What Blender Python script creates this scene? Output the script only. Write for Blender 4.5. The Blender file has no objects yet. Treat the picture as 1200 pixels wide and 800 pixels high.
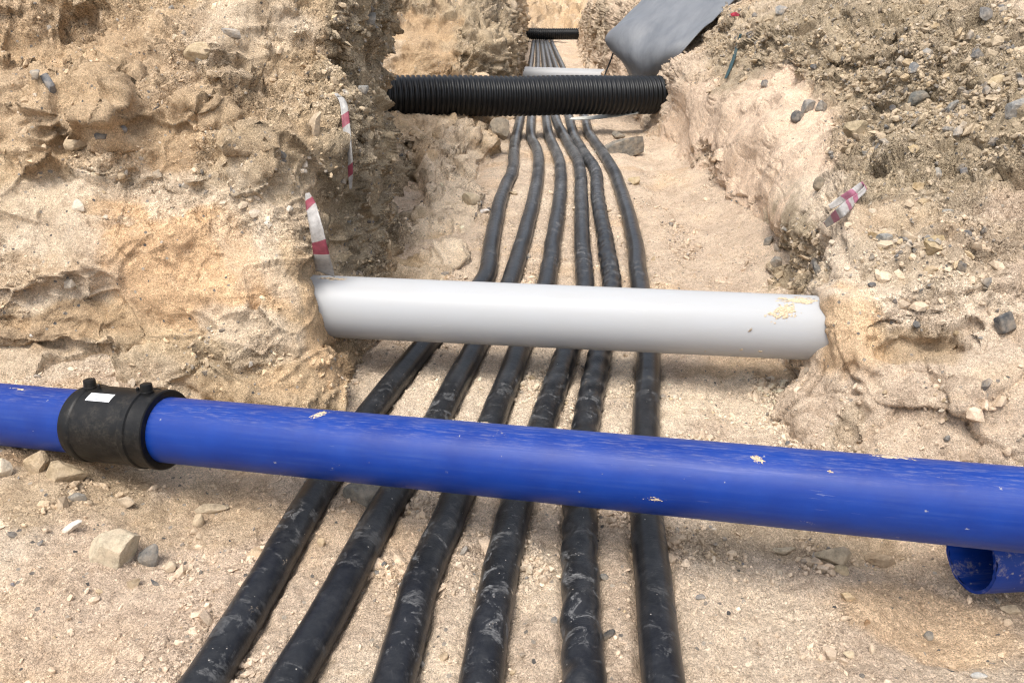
import bpy, math, random
import numpy as np

# ------------------------------------------------------------------ camera, sky, sun, exposure
SC = bpy.context.scene
COL = SC.collection
FPX, PITCH, CAMZ = 900.0, math.radians(25.0), 1.5
cd = bpy.data.cameras.new('camera'); cam = bpy.data.objects.new('camera', cd); COL.objects.link(cam)
cam.location = (0, 0, CAMZ); cam.rotation_euler = (math.pi/2 - PITCH, 0, 0)
cd.sensor_width = 36.0; cd.lens = 36.0*FPX/1200.0; cd.clip_start = 0.02; cd.clip_end = 500
SC.camera = cam
SUN_EL, SUN_AZ = math.radians(66), math.radians(-152)      # azimuth from +Y, negative = left
w = bpy.data.worlds.new('World'); SC.world = w; w.use_nodes = True
nt = w.node_tree; nt.nodes.clear()
sky = nt.nodes.new('ShaderNodeTexSky'); sky.sky_type = 'NISHITA'; sky.sun_disc = False
sky.sun_elevation = SUN_EL; sky.sun_rotation = SUN_AZ; sky.dust_density = 4.0; sky.air_density = 1.0
hs = nt.nodes.new('ShaderNodeHueSaturation'); hs.inputs['Saturation'].default_value = 0.42
bg = nt.nodes.new('ShaderNodeBackground'); bg.inputs['Strength'].default_value = 0.15
wo = nt.nodes.new('ShaderNodeOutputWorld')
nt.links.new(sky.outputs[0], hs.inputs['Color']); nt.links.new(hs.outputs[0], bg.inputs['Color']); nt.links.new(bg.outputs[0], wo.inputs[0])
sd = bpy.data.lights.new('sun', 'SUN'); sd.energy = 1.5; sd.angle = math.radians(27); sd.color = (1, 0.95, 0.87)
sun = bpy.data.objects.new('sun', sd); COL.objects.link(sun)
sun.rotation_euler = (math.pi/2 - SUN_EL, 0, -SUN_AZ + math.pi)
SC.view_settings.view_transform = 'Standard'; SC.view_settings.look = 'None'
SC.view_settings.exposure = 0.83; SC.view_settings.gamma = 1.0; SC.view_settings.use_curve_mapping = False
SC.cycles.use_adaptive_sampling = True; SC.cycles.use_denoising = True; SC.cycles.denoising_prefilter = 'NONE'; SC.cycles.filter_width = 1.25
SC.cycles.max_bounces = 5; SC.cycles.diffuse_bounces = 3; SC.cycles.glossy_bounces = 2

# ------------------------------------------------------------------ projection helpers (pixel of the 1200x800 photo + distance -> point)
CT, ST = math.cos(PITCH), math.sin(PITCH)
def P(px, py, d):
    px = np.asarray(px, float); py = np.asarray(py, float); d = np.asarray(d, float)
    u = (px-600)/FPX; v = (400-py)/FPX
    return np.stack([d*u, d*(CT+v*ST), CAMZ+d*(v*CT-ST)], -1)
def G(px, py, z):                                   # the point of that line of sight at height z
    v = (400-py)/FPX
    return P(px, py, (z-CAMZ)/(v*CT-ST))
def project(p):
    q = p - np.array([0, 0, CAMZ])
    d = q[:, 1]*CT - q[:, 2]*ST
    u = q[:, 0]; v = q[:, 1]*ST + q[:, 2]*CT
    dd = np.where(d > 0.05, d, 0.05)
    return 600+FPX*u/dd, 400-FPX*v/dd, d

# ------------------------------------------------------------------ noise
def _h(ix, iy, iz, seed):
    with np.errstate(over='ignore'):
        h = (ix.astype(np.uint32)*np.uint32(374761393) + iy.astype(np.uint32)*np.uint32(668265263)
             + iz.astype(np.uint32)*np.uint32(2147483647) + np.uint32(seed*974711+13))
        h = (h ^ (h >> np.uint32(13)))*np.uint32(1274126177)
        h ^= (h >> np.uint32(16)); h = h*np.uint32(2246822519); h ^= (h >> np.uint32(15))
    return h
K_ = np.float32(1/511.5)
def vnoise(p, seed=0):                              # gradient-ish noise in about -1..1
    p = p.astype(np.float32); f = np.floor(p); i = f.astype(np.int32); t = p-f
    s = t*t*t*(t*(t*6-15)+10)
    out = 0
    for dx in (0, 1):
        for dy in (0, 1):
            for dz in (0, 1):
                h = _h(i[:, 0]+dx, i[:, 1]+dy, i[:, 2]+dz, seed)
                gx = (h & np.uint32(1023)).astype(np.float32)*K_-1; gy = ((h >> np.uint32(10)) & np.uint32(1023)).astype(np.float32)*K_-1; gz = ((h >> np.uint32(20)) & np.uint32(1023)).astype(np.float32)*K_-1
                g = gx*(t[:, 0]-dx)+gy*(t[:, 1]-dy)+gz*(t[:, 2]-dz)
                wx = s[:, 0] if dx else 1-s[:, 0]; wy = s[:, 1] if dy else 1-s[:, 1]; wz = s[:, 2] if dz else 1-s[:, 2]
                out = out + g*wx*wy*wz
    return (out*np.float32(1.3)).astype(np.float64)
def fbm(p, octs=4, seed=0, gain=0.5):
    o = 0; a = 1.0; f = 1.0
    for k in range(octs):
        o = o+a*vnoise(p*f+17.3*k, seed+k); a *= gain; f *= 2.03
    return o
def worley(p, seed=0):
    f = np.floor(p).astype(np.int64); best = np.full(len(p), 9.0); sec = np.full(len(p), 9.0); idv = np.zeros(len(p))
    for dx in (-1, 0, 1):
        for dy in (-1, 0, 1):
            for dz in (-1, 0, 1):
                cx, cy, cz = f[:, 0]+dx, f[:, 1]+dy, f[:, 2]+dz
                h = _h(cx, cy, cz, seed)
                qx = cx+(h & 1023)/1023.0; qy = cy+((h >> 10) & 1023)/1023.0; qz = cz+((h >> 20) & 1023)/1023.0
                d = (p[:, 0]-qx)**2+(p[:, 1]-qy)**2+(p[:, 2]-qz)**2
                m = d < best
                sec = np.where(m, best, np.minimum(sec, d)); idv = np.where(m, (h >> 7 & 255)/255.0, idv); best = np.where(m, d, best)
    return np.sqrt(best), np.sqrt(sec), idv
def facets(p, seed=0):                              # broken faces: every cell is a tilted plane of its own
    f = np.floor(p).astype(np.int64); best = np.full(len(p), 9.0); sec = np.full(len(p), 9.0); val = np.zeros(len(p))
    for dx in (-1, 0, 1):
        for dy in (-1, 0, 1):
            for dz in (-1, 0, 1):
                cx, cy, cz = f[:, 0]+dx, f[:, 1]+dy, f[:, 2]+dz
                h = _h(cx, cy, cz, seed); g = _h(cx, cy, cz, seed+91)
                ax_ = p[:, 0]-cx-(h & 1023)/1023.0; ay_ = p[:, 1]-cy-((h >> 10) & 1023)/1023.0; az_ = p[:, 2]-cz-((h >> 20) & 1023)/1023.0
                d = ax_*ax_+ay_*ay_+az_*az_; m = d < best
                v = ((g & 255)/255.0-0.5)+1.5*(((g >> 8) & 255)/255.0-0.5)*ax_+1.5*(((g >> 16) & 255)/255.0-0.5)*ay_+1.8*(((g >> 24) & 255)/255.0-0.5)*az_
                sec = np.where(m, best, np.minimum(sec, d)); val = np.where(m, v, val); best = np.where(m, d, best)
    return val, np.sqrt(sec)-np.sqrt(best)
def sstep(a, b, x):
    t = np.clip((x-a)/(b-a), 0, 1); return t*t*(3-2*t)

# ------------------------------------------------------------------ mesh helpers
def mesh_np(name, V, F, col=None, uv=None, smooth=True):
    V = np.asarray(V, np.float32); F = np.asarray(F, np.int32)
    m = bpy.data.meshes.new(name); nf, k = F.shape
    m.vertices.add(len(V)); m.vertices.foreach_set('co', V.ravel())
    m.loops.add(nf*k); m.loops.foreach_set('vertex_index', F.ravel())
    m.polygons.add(nf); m.polygons.foreach_set('loop_start', np.arange(0, nf*k, k, dtype=np.int32))
    m.polygons.foreach_set('use_smooth', np.broadcast_to(np.asarray(smooth, bool), nf).copy())
    if col is not None:
        a = m.color_attributes.new('col', 'FLOAT_COLOR', 'POINT')
        c = np.ones((len(V), 4), np.float32); col = np.asarray(col); c[:, :col.shape[1]] = col; a.data.foreach_set('color', c.ravel())
    if uv is not None:
        l = m.uv_layers.new(name='uv'); l.data.foreach_set('uv', np.asarray(uv, np.float32).ravel())
    m.update(calc_edges=True); m.validate()
    return m
def crisp(mesh, deg=28):
    mesh.set_sharp_from_angle(angle=math.radians(deg)); return mesh
def obj(name, mesh, mat, parent=None):
    o = bpy.data.objects.new(name, mesh); COL.objects.link(o)
    if mat is not None:
        mesh.materials.clear(); mesh.materials.append(mat)
    if parent is not None: o.parent = parent
    return o
def tag(o, label, cat, group=None, kind=None):
    o['label'] = label; o['category'] = cat
    if group: o['group'] = group
    if kind: o['kind'] = kind
    return o
def empty(name, loc):
    o = bpy.data.objects.new(name, None); COL.objects.link(o); o.location = tuple(loc); o.empty_display_size = 0.05
    return o
def join(parts):
    Vs, Fs, n = [], [], 0
    for V, F in parts:
        Vs.append(V); Fs.append(np.asarray(F)+n); n += len(V)
    return np.concatenate(Vs), np.concatenate(Fs)
def grid_faces(nr, nc):
    i = np.arange(nr*nc).reshape(nr, nc)
    return np.stack([i[:-1, :-1], i[:-1, 1:], i[1:, 1:], i[1:, :-1]], -1).reshape(-1, 4)
def grid_normals(Pg):
    a = np.gradient(Pg, axis=1); b = np.gradient(Pg, axis=0)
    n = np.cross(a, b); return n/(np.linalg.norm(n, axis=-1, keepdims=True)+1e-9)
def frame_path(path):
    T = np.gradient(path, axis=0); T /= np.linalg.norm(T, axis=1, keepdims=True)
    up = np.array([0, 0, 1.0]); A = np.cross(T, up); A /= np.linalg.norm(A, axis=1, keepdims=True)
    B = np.cross(A, T); return T, A, B
def tube(path, rad, nseg=32, loc=(0, 0, 0)):
    """swept tube; rad is a (rings, nseg) or (rings,) array. returns V, F, uv(loop), s"""
    T, A, B = frame_path(path); n = len(path)
    s = np.concatenate([[0], np.cumsum(np.linalg.norm(np.diff(path, axis=0), axis=1))])
    th = np.arange(nseg)/nseg*2*np.pi
    rad = np.asarray(rad, float)
    if rad.ndim == 1: rad = np.repeat(rad[:, None], nseg, 1)
    V = path[:, None, :]+rad[..., None]*(np.cos(th)[None, :, None]*A[:, None, :]+np.sin(th)[None, :, None]*B[:, None, :])
    i = np.arange(n*nseg).reshape(n, nseg); j = np.roll(i, -1, 1)
    F = np.stack([i[:-1], j[:-1], j[1:], i[1:]], -1).reshape(-1, 4)
    R = float(np.median(rad)); tu = np.arange(nseg)/nseg*2*np.pi*R; tv = (np.arange(nseg)+1)/nseg*2*np.pi*R
    S0 = np.repeat(s[:-1, None], nseg, 1); S1 = np.repeat(s[1:, None], nseg, 1)
    TU = np.repeat(tu[None], n-1, 0); TV = np.repeat(tv[None], n-1, 0)
    uv = np.stack([np.stack([S0, TU], -1), np.stack([S0, TV], -1), np.stack([S1, TV], -1), np.stack([S1, TU], -1)], 2).reshape(-1, 2)
    return V.reshape(-1, 3)-np.asarray(loc), F, uv, s
def line(a, b, n): t = np.linspace(0, 1, n)[:, None]; return np.asarray(a)*(1-t)+np.asarray(b)*t
def spline(pts, n):
    """smooth curve through points, n samples evenly in parameter weighted by chord length"""
    pts = np.asarray(pts, float); ch = np.concatenate([[0], np.cumsum(np.linalg.norm(np.diff(pts, axis=0), axis=1)**0.5)])
    return cr_eval(pts, ch, np.linspace(0, ch[-1], n))
def cr_eval(pts, ts, q):
    m = np.zeros_like(pts); dt = np.diff(ts)
    sl = np.diff(pts, axis=0)/dt.reshape(-1, *([1]*(pts.ndim-1)))
    m[0] = sl[0]; m[-1] = sl[-1]
    wq = dt.reshape(-1, *([1]*(pts.ndim-1)))
    m[1:-1] = (sl[:-1]*wq[1:]+sl[1:]*wq[:-1])/(wq[1:]+wq[:-1])
    k = np.clip(np.searchsorted(ts, q, side='right')-1, 0, len(ts)-2)
    h = dt[k]; t = (q-ts[k])/h
    sh = (-1,)+(1,)*(pts.ndim-1); h = h.reshape(sh); t = t.reshape(sh)
    return (2*t**3-3*t**2+1)*pts[k]+(t**3-2*t**2+t)*h*m[k]+(-2*t**3+3*t**2)*pts[k+1]+(t**3-t**2)*h*m[k+1]

# ------------------------------------------------------------------ materials
class N:
    def __init__(s, name):
        s.m = bpy.data.materials.new(name); s.m.use_nodes = True; s.t = s.m.node_tree
        s.b = s.t.nodes['Principled BSDF']
    def n(s, typ, **kw):
        o = s.t.nodes.new(typ)
        for k, v in kw.items():
            if k in o.inputs: o.inputs[k].default_value = v
            else: setattr(o, k, v)
        return o
    def l(s, a, b): s.t.links.new(a, b)
    def ramp(s, fac, stops, interp='LINEAR'):
        r = s.t.nodes.new('ShaderNodeValToRGB'); r.color_ramp.interpolation = interp
        e = r.color_ramp.elements
        while len(e) < len(stops): e.new(0.5)
        for x, (p, c) in zip(e, stops):
            x.position = p; x.color = (c, c, c, 1) if isinstance(c, (int, float)) else (*c, 1)
        s.l(fac, r.inputs[0]); return r.outputs[0]
    def mix(s, fac, a, b, mode='MIX'):
        o = s.t.nodes.new('ShaderNodeMix'); o.data_type = 'RGBA'; o.blend_type = mode
        for ix, v in ((0, fac), (6, a), (7, b)):
            sock = o.inputs[ix]
            if hasattr(v, 'is_output'): s.l(v, sock)
            elif isinstance(v, (int, float)): sock.default_value = v if ix == 0 else (v, v, v, 1)
            else: sock.default_value = (*v, 1)
        return o.outputs[2]
    def math(s, op, a, b=0.0):
        o = s.t.nodes.new('ShaderNodeMath'); o.operation = op
        for sock, v in ((o.inputs[0], a), (o.inputs[1], b)):
            if hasattr(v, 'is_output'): s.l(v, sock)
            else: sock.default_value = v
        return o.outputs[0]
    def noise(s, vec, scale, detail=4, rough=0.6, dist=0.0):
        o = s.n('ShaderNodeTexNoise', Scale=scale, Detail=detail, Roughness=rough, Distortion=dist)
        if vec is not None: s.l(vec, o.inputs['Vector'])
        return o.outputs[0]
    def vor(s, vec, scale, feature='F1', rnd=1.0):
        o = s.n('ShaderNodeTexVoronoi', Scale=scale, Randomness=rnd); o.feature = feature
        if vec is not None: s.l(vec, o.inputs['Vector'])
        return o
    def bump(s, h, dist, strength=1.0, prev=None):
        o = s.n('ShaderNodeBump', Distance=dist, Strength=strength); s.l(h, o.inputs['Height'])
        if prev is not None: s.l(prev, o.inputs['Normal'])
        return o.outputs[0]
    def mapping(s, vec, scale):
        o = s.n('ShaderNodeMapping'); o.inputs['Scale'].default_value = scale; s.l(vec, o.inputs['Vector']); return o.outputs[0]

def soil_material():
    k = N('soil'); tc = k.n('ShaderNodeTexCoord').outputs['Object']
    an = k.n('ShaderNodeAttribute', attribute_name='col'); at = an.outputs['Color']; loose = k.ramp(an.outputs['Alpha'], [(0.2, 0.22), (0.8, 0.95)])
    # warp the lookup so that cells read as broken grains, not as a net
    wn = k.n('ShaderNodeTexNoise', Scale=90.0, Detail=2.0); k.l(tc, wn.inputs['Vector'])
    warp = k.n('ShaderNodeVectorMath', operation='MULTIPLY_ADD'); k.l(wn.outputs['Color'], warp.inputs[0])
    warp.inputs[1].default_value = (0.0045,)*3; k.l(tc, warp.inputs[2]); wv = warp.outputs[0]
    v1 = k.vor(wv, 150.0); v2 = k.vor(wv, 340.0); v3 = k.vor(wv, 55.0)
    def chan(v):
        s = k.n('ShaderNodeSeparateColor'); k.l(v.outputs['Color'], s.inputs[0]); return s.outputs
    c1, c2, c3 = chan(v1), chan(v2), chan(v3)
    big = k.noise(tc, 5.0, 6, 0.65); med = k.noise(tc, 28.0, 5, 0.7)
    col = k.mix(1.0, at, k.ramp(big, [(0.3, (0.80, 0.78, 0.77)), (0.52, (1, 1, 1)), (0.72, (1.14, 1.12, 1.08))]), 'MULTIPLY')
    col = k.mix(0.8, col, k.ramp(med, [(0.28, (0.70, 0.66, 0.62)), (0.5, (1, 1, 1)), (0.7, (1.16, 1.16, 1.16))]), 'MULTIPLY')
    col = k.mix(loose, col, k.ramp(c1[0], [(0, (0.34, 0.33, 0.33)), (0.09, (0.60, 0.58, 0.56)), (0.3, (0.90, 0.90, 0.90)), (0.75, (1.06, 1.06, 1.06)), (0.93, (1.24, 1.25, 1.27)), (1, (1.48, 1.52, 1.6))]), 'MULTIPLY')
    col = k.mix(0.85, col, k.ramp(c2[1], [(0, 0.55), (0.2, 0.85), (0.7, 1.1), (1, 1.5)]), 'MULTIPLY')
    spk = k.math('MULTIPLY', k.math('GREATER_THAN', c3[0], 0.955), k.math('LESS_THAN', v3.outputs['Distance'], 0.33))
    col = k.mix(spk, col, k.mix(c3[1], (0.10, 0.095, 0.09), (0.55, 0.47, 0.38)))
    k.l(col, k.b.inputs['Base Color']); k.b.inputs['Roughness'].default_value = 0.95
    k.b.inputs['Specular IOR Level'].default_value = 0.15
    h1 = k.math('SUBTRACT', 1.0, v1.outputs['Distance']); h2 = k.math('SUBTRACT', 1.0, v2.outputs['Distance'])
    b = k.bump(k.noise(tc, 60.0, 8, 0.75), 0.018, 1.0)
    b = k.bump(k.math('MULTIPLY', h1, loose), 0.006, 1.0, b); b = k.bump(h2, 0.0022, 0.8, b)
    k.l(b, k.b.inputs['Normal']); return k.m

def stone_material(name='stone'):
    k = N(name); tc = k.n('ShaderNodeTexCoord').outputs['Object']
    an = k.n('ShaderNodeAttribute', attribute_name='col'); at = an.outputs['Color']
    a = k.noise(tc, 40.0, 8, 0.7); b_ = k.noise(tc, 200.0, 3, 0.7)
    col = k.mix(0.9, at, k.ramp(a, [(0.3, (0.62, 0.6, 0.58)), (0.5, (1, 1, 1)), (0.68, (1.25, 1.22, 1.18))]), 'MULTIPLY')
    col = k.mix(0.6, col, k.ramp(b_, [(0.3, 0.6), (0.5, 1.0), (0.7, 1.4)]), 'MULTIPLY')
    dust = k.ramp(k.noise(tc, 18.0, 6, 0.65), [(0.42, 0.0), (0.66, 0.7)])
    col = k.mix(k.math('MULTIPLY', dust, an.outputs['Alpha']), col, (0.52, 0.41, 0.29))
    k.l(col, k.b.inputs['Base Color']); k.b.inputs['Roughness'].default_value = 0.85
    k.b.inputs['Specular IOR Level'].default_value = 0.25
    bb = k.bump(a, 0.008, 0.8); bb = k.bump(b_, 0.0015, 0.7, bb); k.l(bb, k.b.inputs['Normal']); return k.m

def blue_material(dirt=0.0):
    k = N('blue_polyethylene'); uv = k.n('ShaderNodeUVMap', uv_map='uv').outputs[0]; tc = k.n('ShaderNodeTexCoord').outputs['Object']
    base = k.mix(k.ramp(k.noise(tc, 6.0, 4), [(0.35, 0), (0.7, 1)]), (0.0008, 0.0235, 0.19), (0.0012, 0.034, 0.24))
    film = k.noise(k.mapping(uv, (1.6, 60, 1)), 1.0, 7, 0.75, 0.3); cloud = k.noise(k.mapping(uv, (5, 12, 1)), 1.0, 5, 0.6)
    fm = k.math('MULTIPLY', k.ramp(film, [(0.46, 0.0), (0.74, 0.09)]), k.ramp(cloud, [(0.36, 0.1), (0.64, 1.0)]))
    col = k.mix(fm, base, (0.22, 0.32, 0.48))
    gn = k.n('ShaderNodeNewGeometry'); gz = k.n('ShaderNodeSeparateXYZ'); k.l(gn.outputs['Normal'], gz.inputs[0])
    top = k.math('MULTIPLY', k.ramp(gz.outputs[2], [(0.72, 0.0), (0.97, 1.0)]), k.ramp(k.noise(k.mapping(uv, (14, 120, 1)), 1.0, 7, 0.8), [(0.50, 0.0), (0.70, 0.26)]))
    col = k.mix(top, col, (0.44, 0.40, 0.36))
    scr = k.noise(k.mapping(uv, (7.0, 330, 1)), 1.0, 5, 0.6, 0.5); pat = k.noise(k.mapping(uv, (4, 10, 1)), 1.0, 4, 0.6)
    sc = k.math('MULTIPLY', k.ramp(scr, [(0.66, 0), (0.72, 1)]), k.ramp(pat, [(0.52, 0), (0.66, 0.55)]))
    col = k.mix(sc, col, (0.50, 0.53, 0.62))
    fl = k.vor(k.mapping(uv, (45, 60, 1)), 1.0); flc = k.n('ShaderNodeSeparateColor'); k.l(fl.outputs['Color'], flc.inputs[0])
    fleck = k.math('MULTIPLY', k.math('GREATER_THAN', flc.outputs[0], 0.985-0.45*dirt), k.math('LESS_THAN', k.math('ADD', fl.outputs['Distance'], k.math('MULTIPLY', k.noise(tc, 260, 3, 0.7), 0.7)), 0.50))
    col = k.mix(k.math('MULTIPLY', fleck, 0.6), col, (0.36, 0.34, 0.32))
    mud = k.math('MULTIPLY', k.ramp(k.noise(tc, 14.0, 8, 0.72), [(0.66-0.10*dirt, 0), (0.70-0.06*dirt, 1-0.5*dirt)]), k.ramp(k.noise(tc, 130.0, 4, 0.7), [(0.42, 0), (0.55, 1)]))
    col = k.mix(mud, col, (0.46, 0.38, 0.28))
    k.l(col, k.b.inputs['Base Color'])
    k.l(k.ramp(film, [(0.3, 0.34), (0.7, 0.6)]), k.b.inputs['Roughness']); k.b.inputs['Specular IOR Level'].default_value = 0.33
    b = k.bump(k.noise(tc, 9.0, 3), 0.004, 0.5); b = k.bump(sc, 0.0006, 0.6, b); k.l(b, k.b.inputs['Normal']); return k.m

def cable_material(name, seed, wrap):
    k = N(name); uv0 = k.n('ShaderNodeUVMap', uv_map='uv').outputs[0]; tc = k.n('ShaderNodeTexCoord').outputs['Object']
    mp = k.n('ShaderNodeMapping'); mp.inputs['Location'].default_value = (seed*7.3, 0, 0); k.l(uv0, mp.inputs['Vector']); uv = mp.outputs[0]
    patch = k.noise(k.mapping(uv, (2.2, 3, 1)), 1.0, 4, 0.55)
    ring = k.noise(k.mapping(uv, (17, 13, 1)), 1.0, 7, 0.75, 0.7)
    fine = k.noise(k.mapping(uv, (170, 60, 1)), 1.0, 4, 0.7, 0.8)
    m = k.math('MULTIPLY', k.ramp(ring, [(0.54, 0), (0.585, 1.0)]), k.ramp(patch, [(0.42-0.05*wrap, 0), (0.60, 1)]))
    m = k.math('MULTIPLY', m, k.ramp(fine, [(0.36, 0.05), (0.62, 1)]))
    base = k.mix(k.ramp(k.noise(tc, 8, 5, 0.6), [(0.35, 0), (0.7, 1)]), (0.0045, 0.0055, 0.0075), (0.012, 0.0135, 0.017))
    col = k.mix(k.math('MULTIPLY', m, 0.26+0.44*wrap), base, (0.26, 0.26, 0.26))
    # wind-blown sand film on the far stretch and a few dry sand patches
    dustn = k.ramp(k.noise(tc, 5.0, 6, 0.7), [(0.34, 0.10), (0.64, 0.75)])
    ge = k.n('ShaderNodeSeparateXYZ'); k.l(tc, ge.inputs[0])
    dustn = k.math('MULTIPLY', dustn, k.ramp(k.noise(k.mapping(uv, (42, 30, 1)), 1.0, 6, 0.75, 0.5), [(0.40, 0.25), (0.60, 1.15)]))
    far = k.ramp(k.math('DIVIDE', ge.outputs[1], 10.0), [(0.28, 0.10), (0.52, 1.0)])
    col = k.mix(k.math('MULTIPLY', dustn, far), col, (0.25, 0.25, 0.25))
    sand = k.math('MULTIPLY', k.ramp(k.noise(k.mapping(uv, (7, 12, 1)), 1.0, 5, 0.7), [(0.66, 0), (0.71, 1)]), k.ramp(fine, [(0.4, 0), (0.6, 1)]))
    col = k.mix(sand, col, (0.42, 0.34, 0.25))
    fl = k.vor(k.mapping(uv, (90, 90, 1)), 1.0); fs = k.n('ShaderNodeSeparateColor'); k.l(fl.outputs['Color'], fs.inputs[0])
    fleck = k.math('MULTIPLY', k.math('GREATER_THAN', fs.outputs[0], 0.96), k.math('LESS_THAN', k.math('ADD', fl.outputs['Distance'], k.math('MULTIPLY', fine, 0.5)), 0.40))
    col = k.mix(k.math('MULTIPLY', fleck, 0.7), col, (0.45, 0.42, 0.38))
    k.l(col, k.b.inputs['Base Color']); k.l(k.ramp(m, [(0, 0.30), (0.6, 0.8)]), k.b.inputs['Roughness'])
    k.b.inputs['Specular IOR Level'].default_value = 0.36
    b = k.bump(ring, 0.004, 0.6*wrap); b = k.bump(fine, 0.0009, 0.6, b); k.l(b, k.b.inputs['Normal']); return k.m

def white_material():
    k = N('grey_white_pvc'); uv = k.n('ShaderNodeUVMap', uv_map='uv').outputs[0]; tc = k.n('ShaderNodeTexCoord').outputs['Object']
    scr = k.noise(k.mapping(uv, (7, 300, 1)), 1.0, 3, 0.5); pat = k.noise(k.mapping(uv, (3, 8, 1)), 1.0, 3)
    sc = k.math('MULTIPLY', k.ramp(scr, [(0.66, 0), (0.70, 1)]), k.ramp(pat, [(0.5, 0), (0.6, 0.8)]))
    col = k.mix(sc, k.mix(k.ramp(k.noise(k.mapping(uv, (3, 12, 1)), 1.0, 6, 0.7), [(0.45, 0), (0.8, 0.35)]), (0.385, 0.392, 0.40), (0.35, 0.337, 0.31)), (0.52, 0.52, 0.51))
    mud = k.math('MULTIPLY', k.ramp(k.noise(tc, 12.0, 8, 0.72), [(0.68, 0), (0.72, 1)]), k.ramp(k.noise(tc, 150.0, 3, 0.7), [(0.45, 0), (0.56, 1)]))
    col = k.mix(mud, col, (0.40, 0.33, 0.25))
    k.l(col, k.b.inputs['Base Color']); k.b.inputs['Roughness'].default_value = 0.42
    k.b.inputs['Specular IOR Level'].default_value = 0.25; return k.m

def plain(name, c, rough=0.6, var=0.25, scale=30.0, spec=0.3, dust=None):
    k = N(name); tc = k.n('ShaderNodeTexCoord').outputs['Object']
    n1 = k.noise(tc, scale, 6, 0.65)
    col = k.mix(1.0, c, k.ramp(n1, [(0.3, 1-var), (0.5, 1.0), (0.7, 1+var)]), 'MULTIPLY')
    if dust:
        m = k.math('MULTIPLY', k.ramp(k.noise(tc, 9, 7, 0.7), [(0.50, 0), (0.66, dust)]), k.ramp(k.noise(tc, 120, 4, 0.7), [(0.4, 0.1), (0.6, 1)]))
        col = k.mix(m, col, (0.40, 0.34, 0.26))
    k.l(col, k.b.inputs['Base Color']); k.b.inputs['Roughness'].default_value = rough
    k.b.inputs['Specular IOR Level'].default_value = spec
    k.l(k.bump(n1, 0.002, 0.5), k.b.inputs['Normal']); return k.m

def tape_material(name, white, red, pitch, frac, off=0.0):
    k = N(name); uv = k.n('ShaderNodeUVMap', uv_map='uv').outputs[0]; s = k.n('ShaderNodeSeparateXYZ'); k.l(uv, s.inputs[0])
    f = k.math('FRACT', k.math('ADD', k.math('ADD', k.math('DIVIDE', s.outputs[0], pitch), k.math('MULTIPLY', s.outputs[1], 2.0)), off))
    c = k.mix(k.math('LESS_THAN', f, frac), white, red)
    tc = k.n('ShaderNodeTexCoord').outputs['Object']
    c = k.mix(1.0, c, k.ramp(k.noise(tc, 45, 6, 0.7), [(0.3, 0.55), (0.6, 1.0)]), 'MULTIPLY')
    k.l(c, k.b.inputs['Base Color']); k.b.inputs['Roughness'].default_value = 0.45; return k.m

def sheet_material():
    k = N('grey_sheet'); uv = k.n('ShaderNodeUVMap', uv_map='uv').outputs[0]
    a = k.noise(k.mapping(uv, (5, 11, 1)), 1.0, 9, 0.75, 0.3); b = k.noise(k.mapping(uv, (60, 60, 1)), 1.0, 6, 0.75)
    col = k.mix(k.ramp(a, [(0.36, 0), (0.66, 1)]), (0.115, 0.125, 0.14), (0.175, 0.185, 0.20))
    col = k.mix(k.ramp(b, [(0.5, 0), (0.75, 0.18)]), col, (0.22, 0.20, 0.175))
    k.l(col, k.b.inputs['Base Color']); k.l(k.ramp(a, [(0.3, 0.42), (0.7, 0.65)]), k.b.inputs['Roughness']); k.b.inputs['Specular IOR Level'].default_value = 0.4
    k.l(k.bump(a, 0.006, 0.4), k.b.inputs['Normal']); return k.m

M = dict(soil=soil_material(), stone=stone_material(), blue=blue_material(), white=white_material(),
         corr=plain('black_corrugated_plastic', (0.006, 0.0068, 0.008), 0.36, 0.3, 60, 0.36, dust=None),
         coupler=plain('black_moulded_plastic', (0.005, 0.005, 0.0053), 0.42, 0.35, 50, 0.26, dust=0.08),
         sticker=plain('white_paper', (0.72, 0.73, 0.74), 0.5, 0.05, 40), ink=plain('grey_print', (0.30, 0.31, 0.34), 0.6, 0.2),
         mud=plain('dried_mud', (0.52, 0.41, 0.285), 0.95, 0.35, 160, 0.1),
         pale=plain('pale_plastic', (0.50, 0.50, 0.46), 0.5, 0.15, 20), cord=plain('black_rubber', (0.012, 0.012, 0.012), 0.6),
         teal=plain('teal_plastic', (0.022, 0.05, 0.056), 0.5, 0.3, 60), redp=plain('red_plastic', (0.45, 0.04, 0.07), 0.5, 0.2, 60))

# ------------------------------------------------------------------ soil colours (surface colours of the ground materials; two floor spots darken them as painted shadow)
SAND = np.array([0.635, 0.50, 0.375]); PALE = np.array([0.76, 0.625, 0.475]); PINK = np.array([0.66, 0.505, 0.375])
OCHRE = np.array([0.67, 0.46, 0.27]); GRAV = np.array([0.43, 0.345, 0.235]); DARK = np.array([0.28, 0.23, 0.165]); TAN = np.array([0.60, 0.445, 0.28])
TERR = []          # (positions, normals, px, py, depth, gravel mask) of every built surface, for setting stones on

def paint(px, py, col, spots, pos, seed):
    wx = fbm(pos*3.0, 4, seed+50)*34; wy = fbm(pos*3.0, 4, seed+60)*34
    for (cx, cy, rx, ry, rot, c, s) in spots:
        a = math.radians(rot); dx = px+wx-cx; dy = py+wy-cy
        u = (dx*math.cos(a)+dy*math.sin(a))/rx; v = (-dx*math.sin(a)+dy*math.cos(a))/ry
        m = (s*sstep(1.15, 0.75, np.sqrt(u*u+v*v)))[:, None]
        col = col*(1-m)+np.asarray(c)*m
    return col

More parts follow.
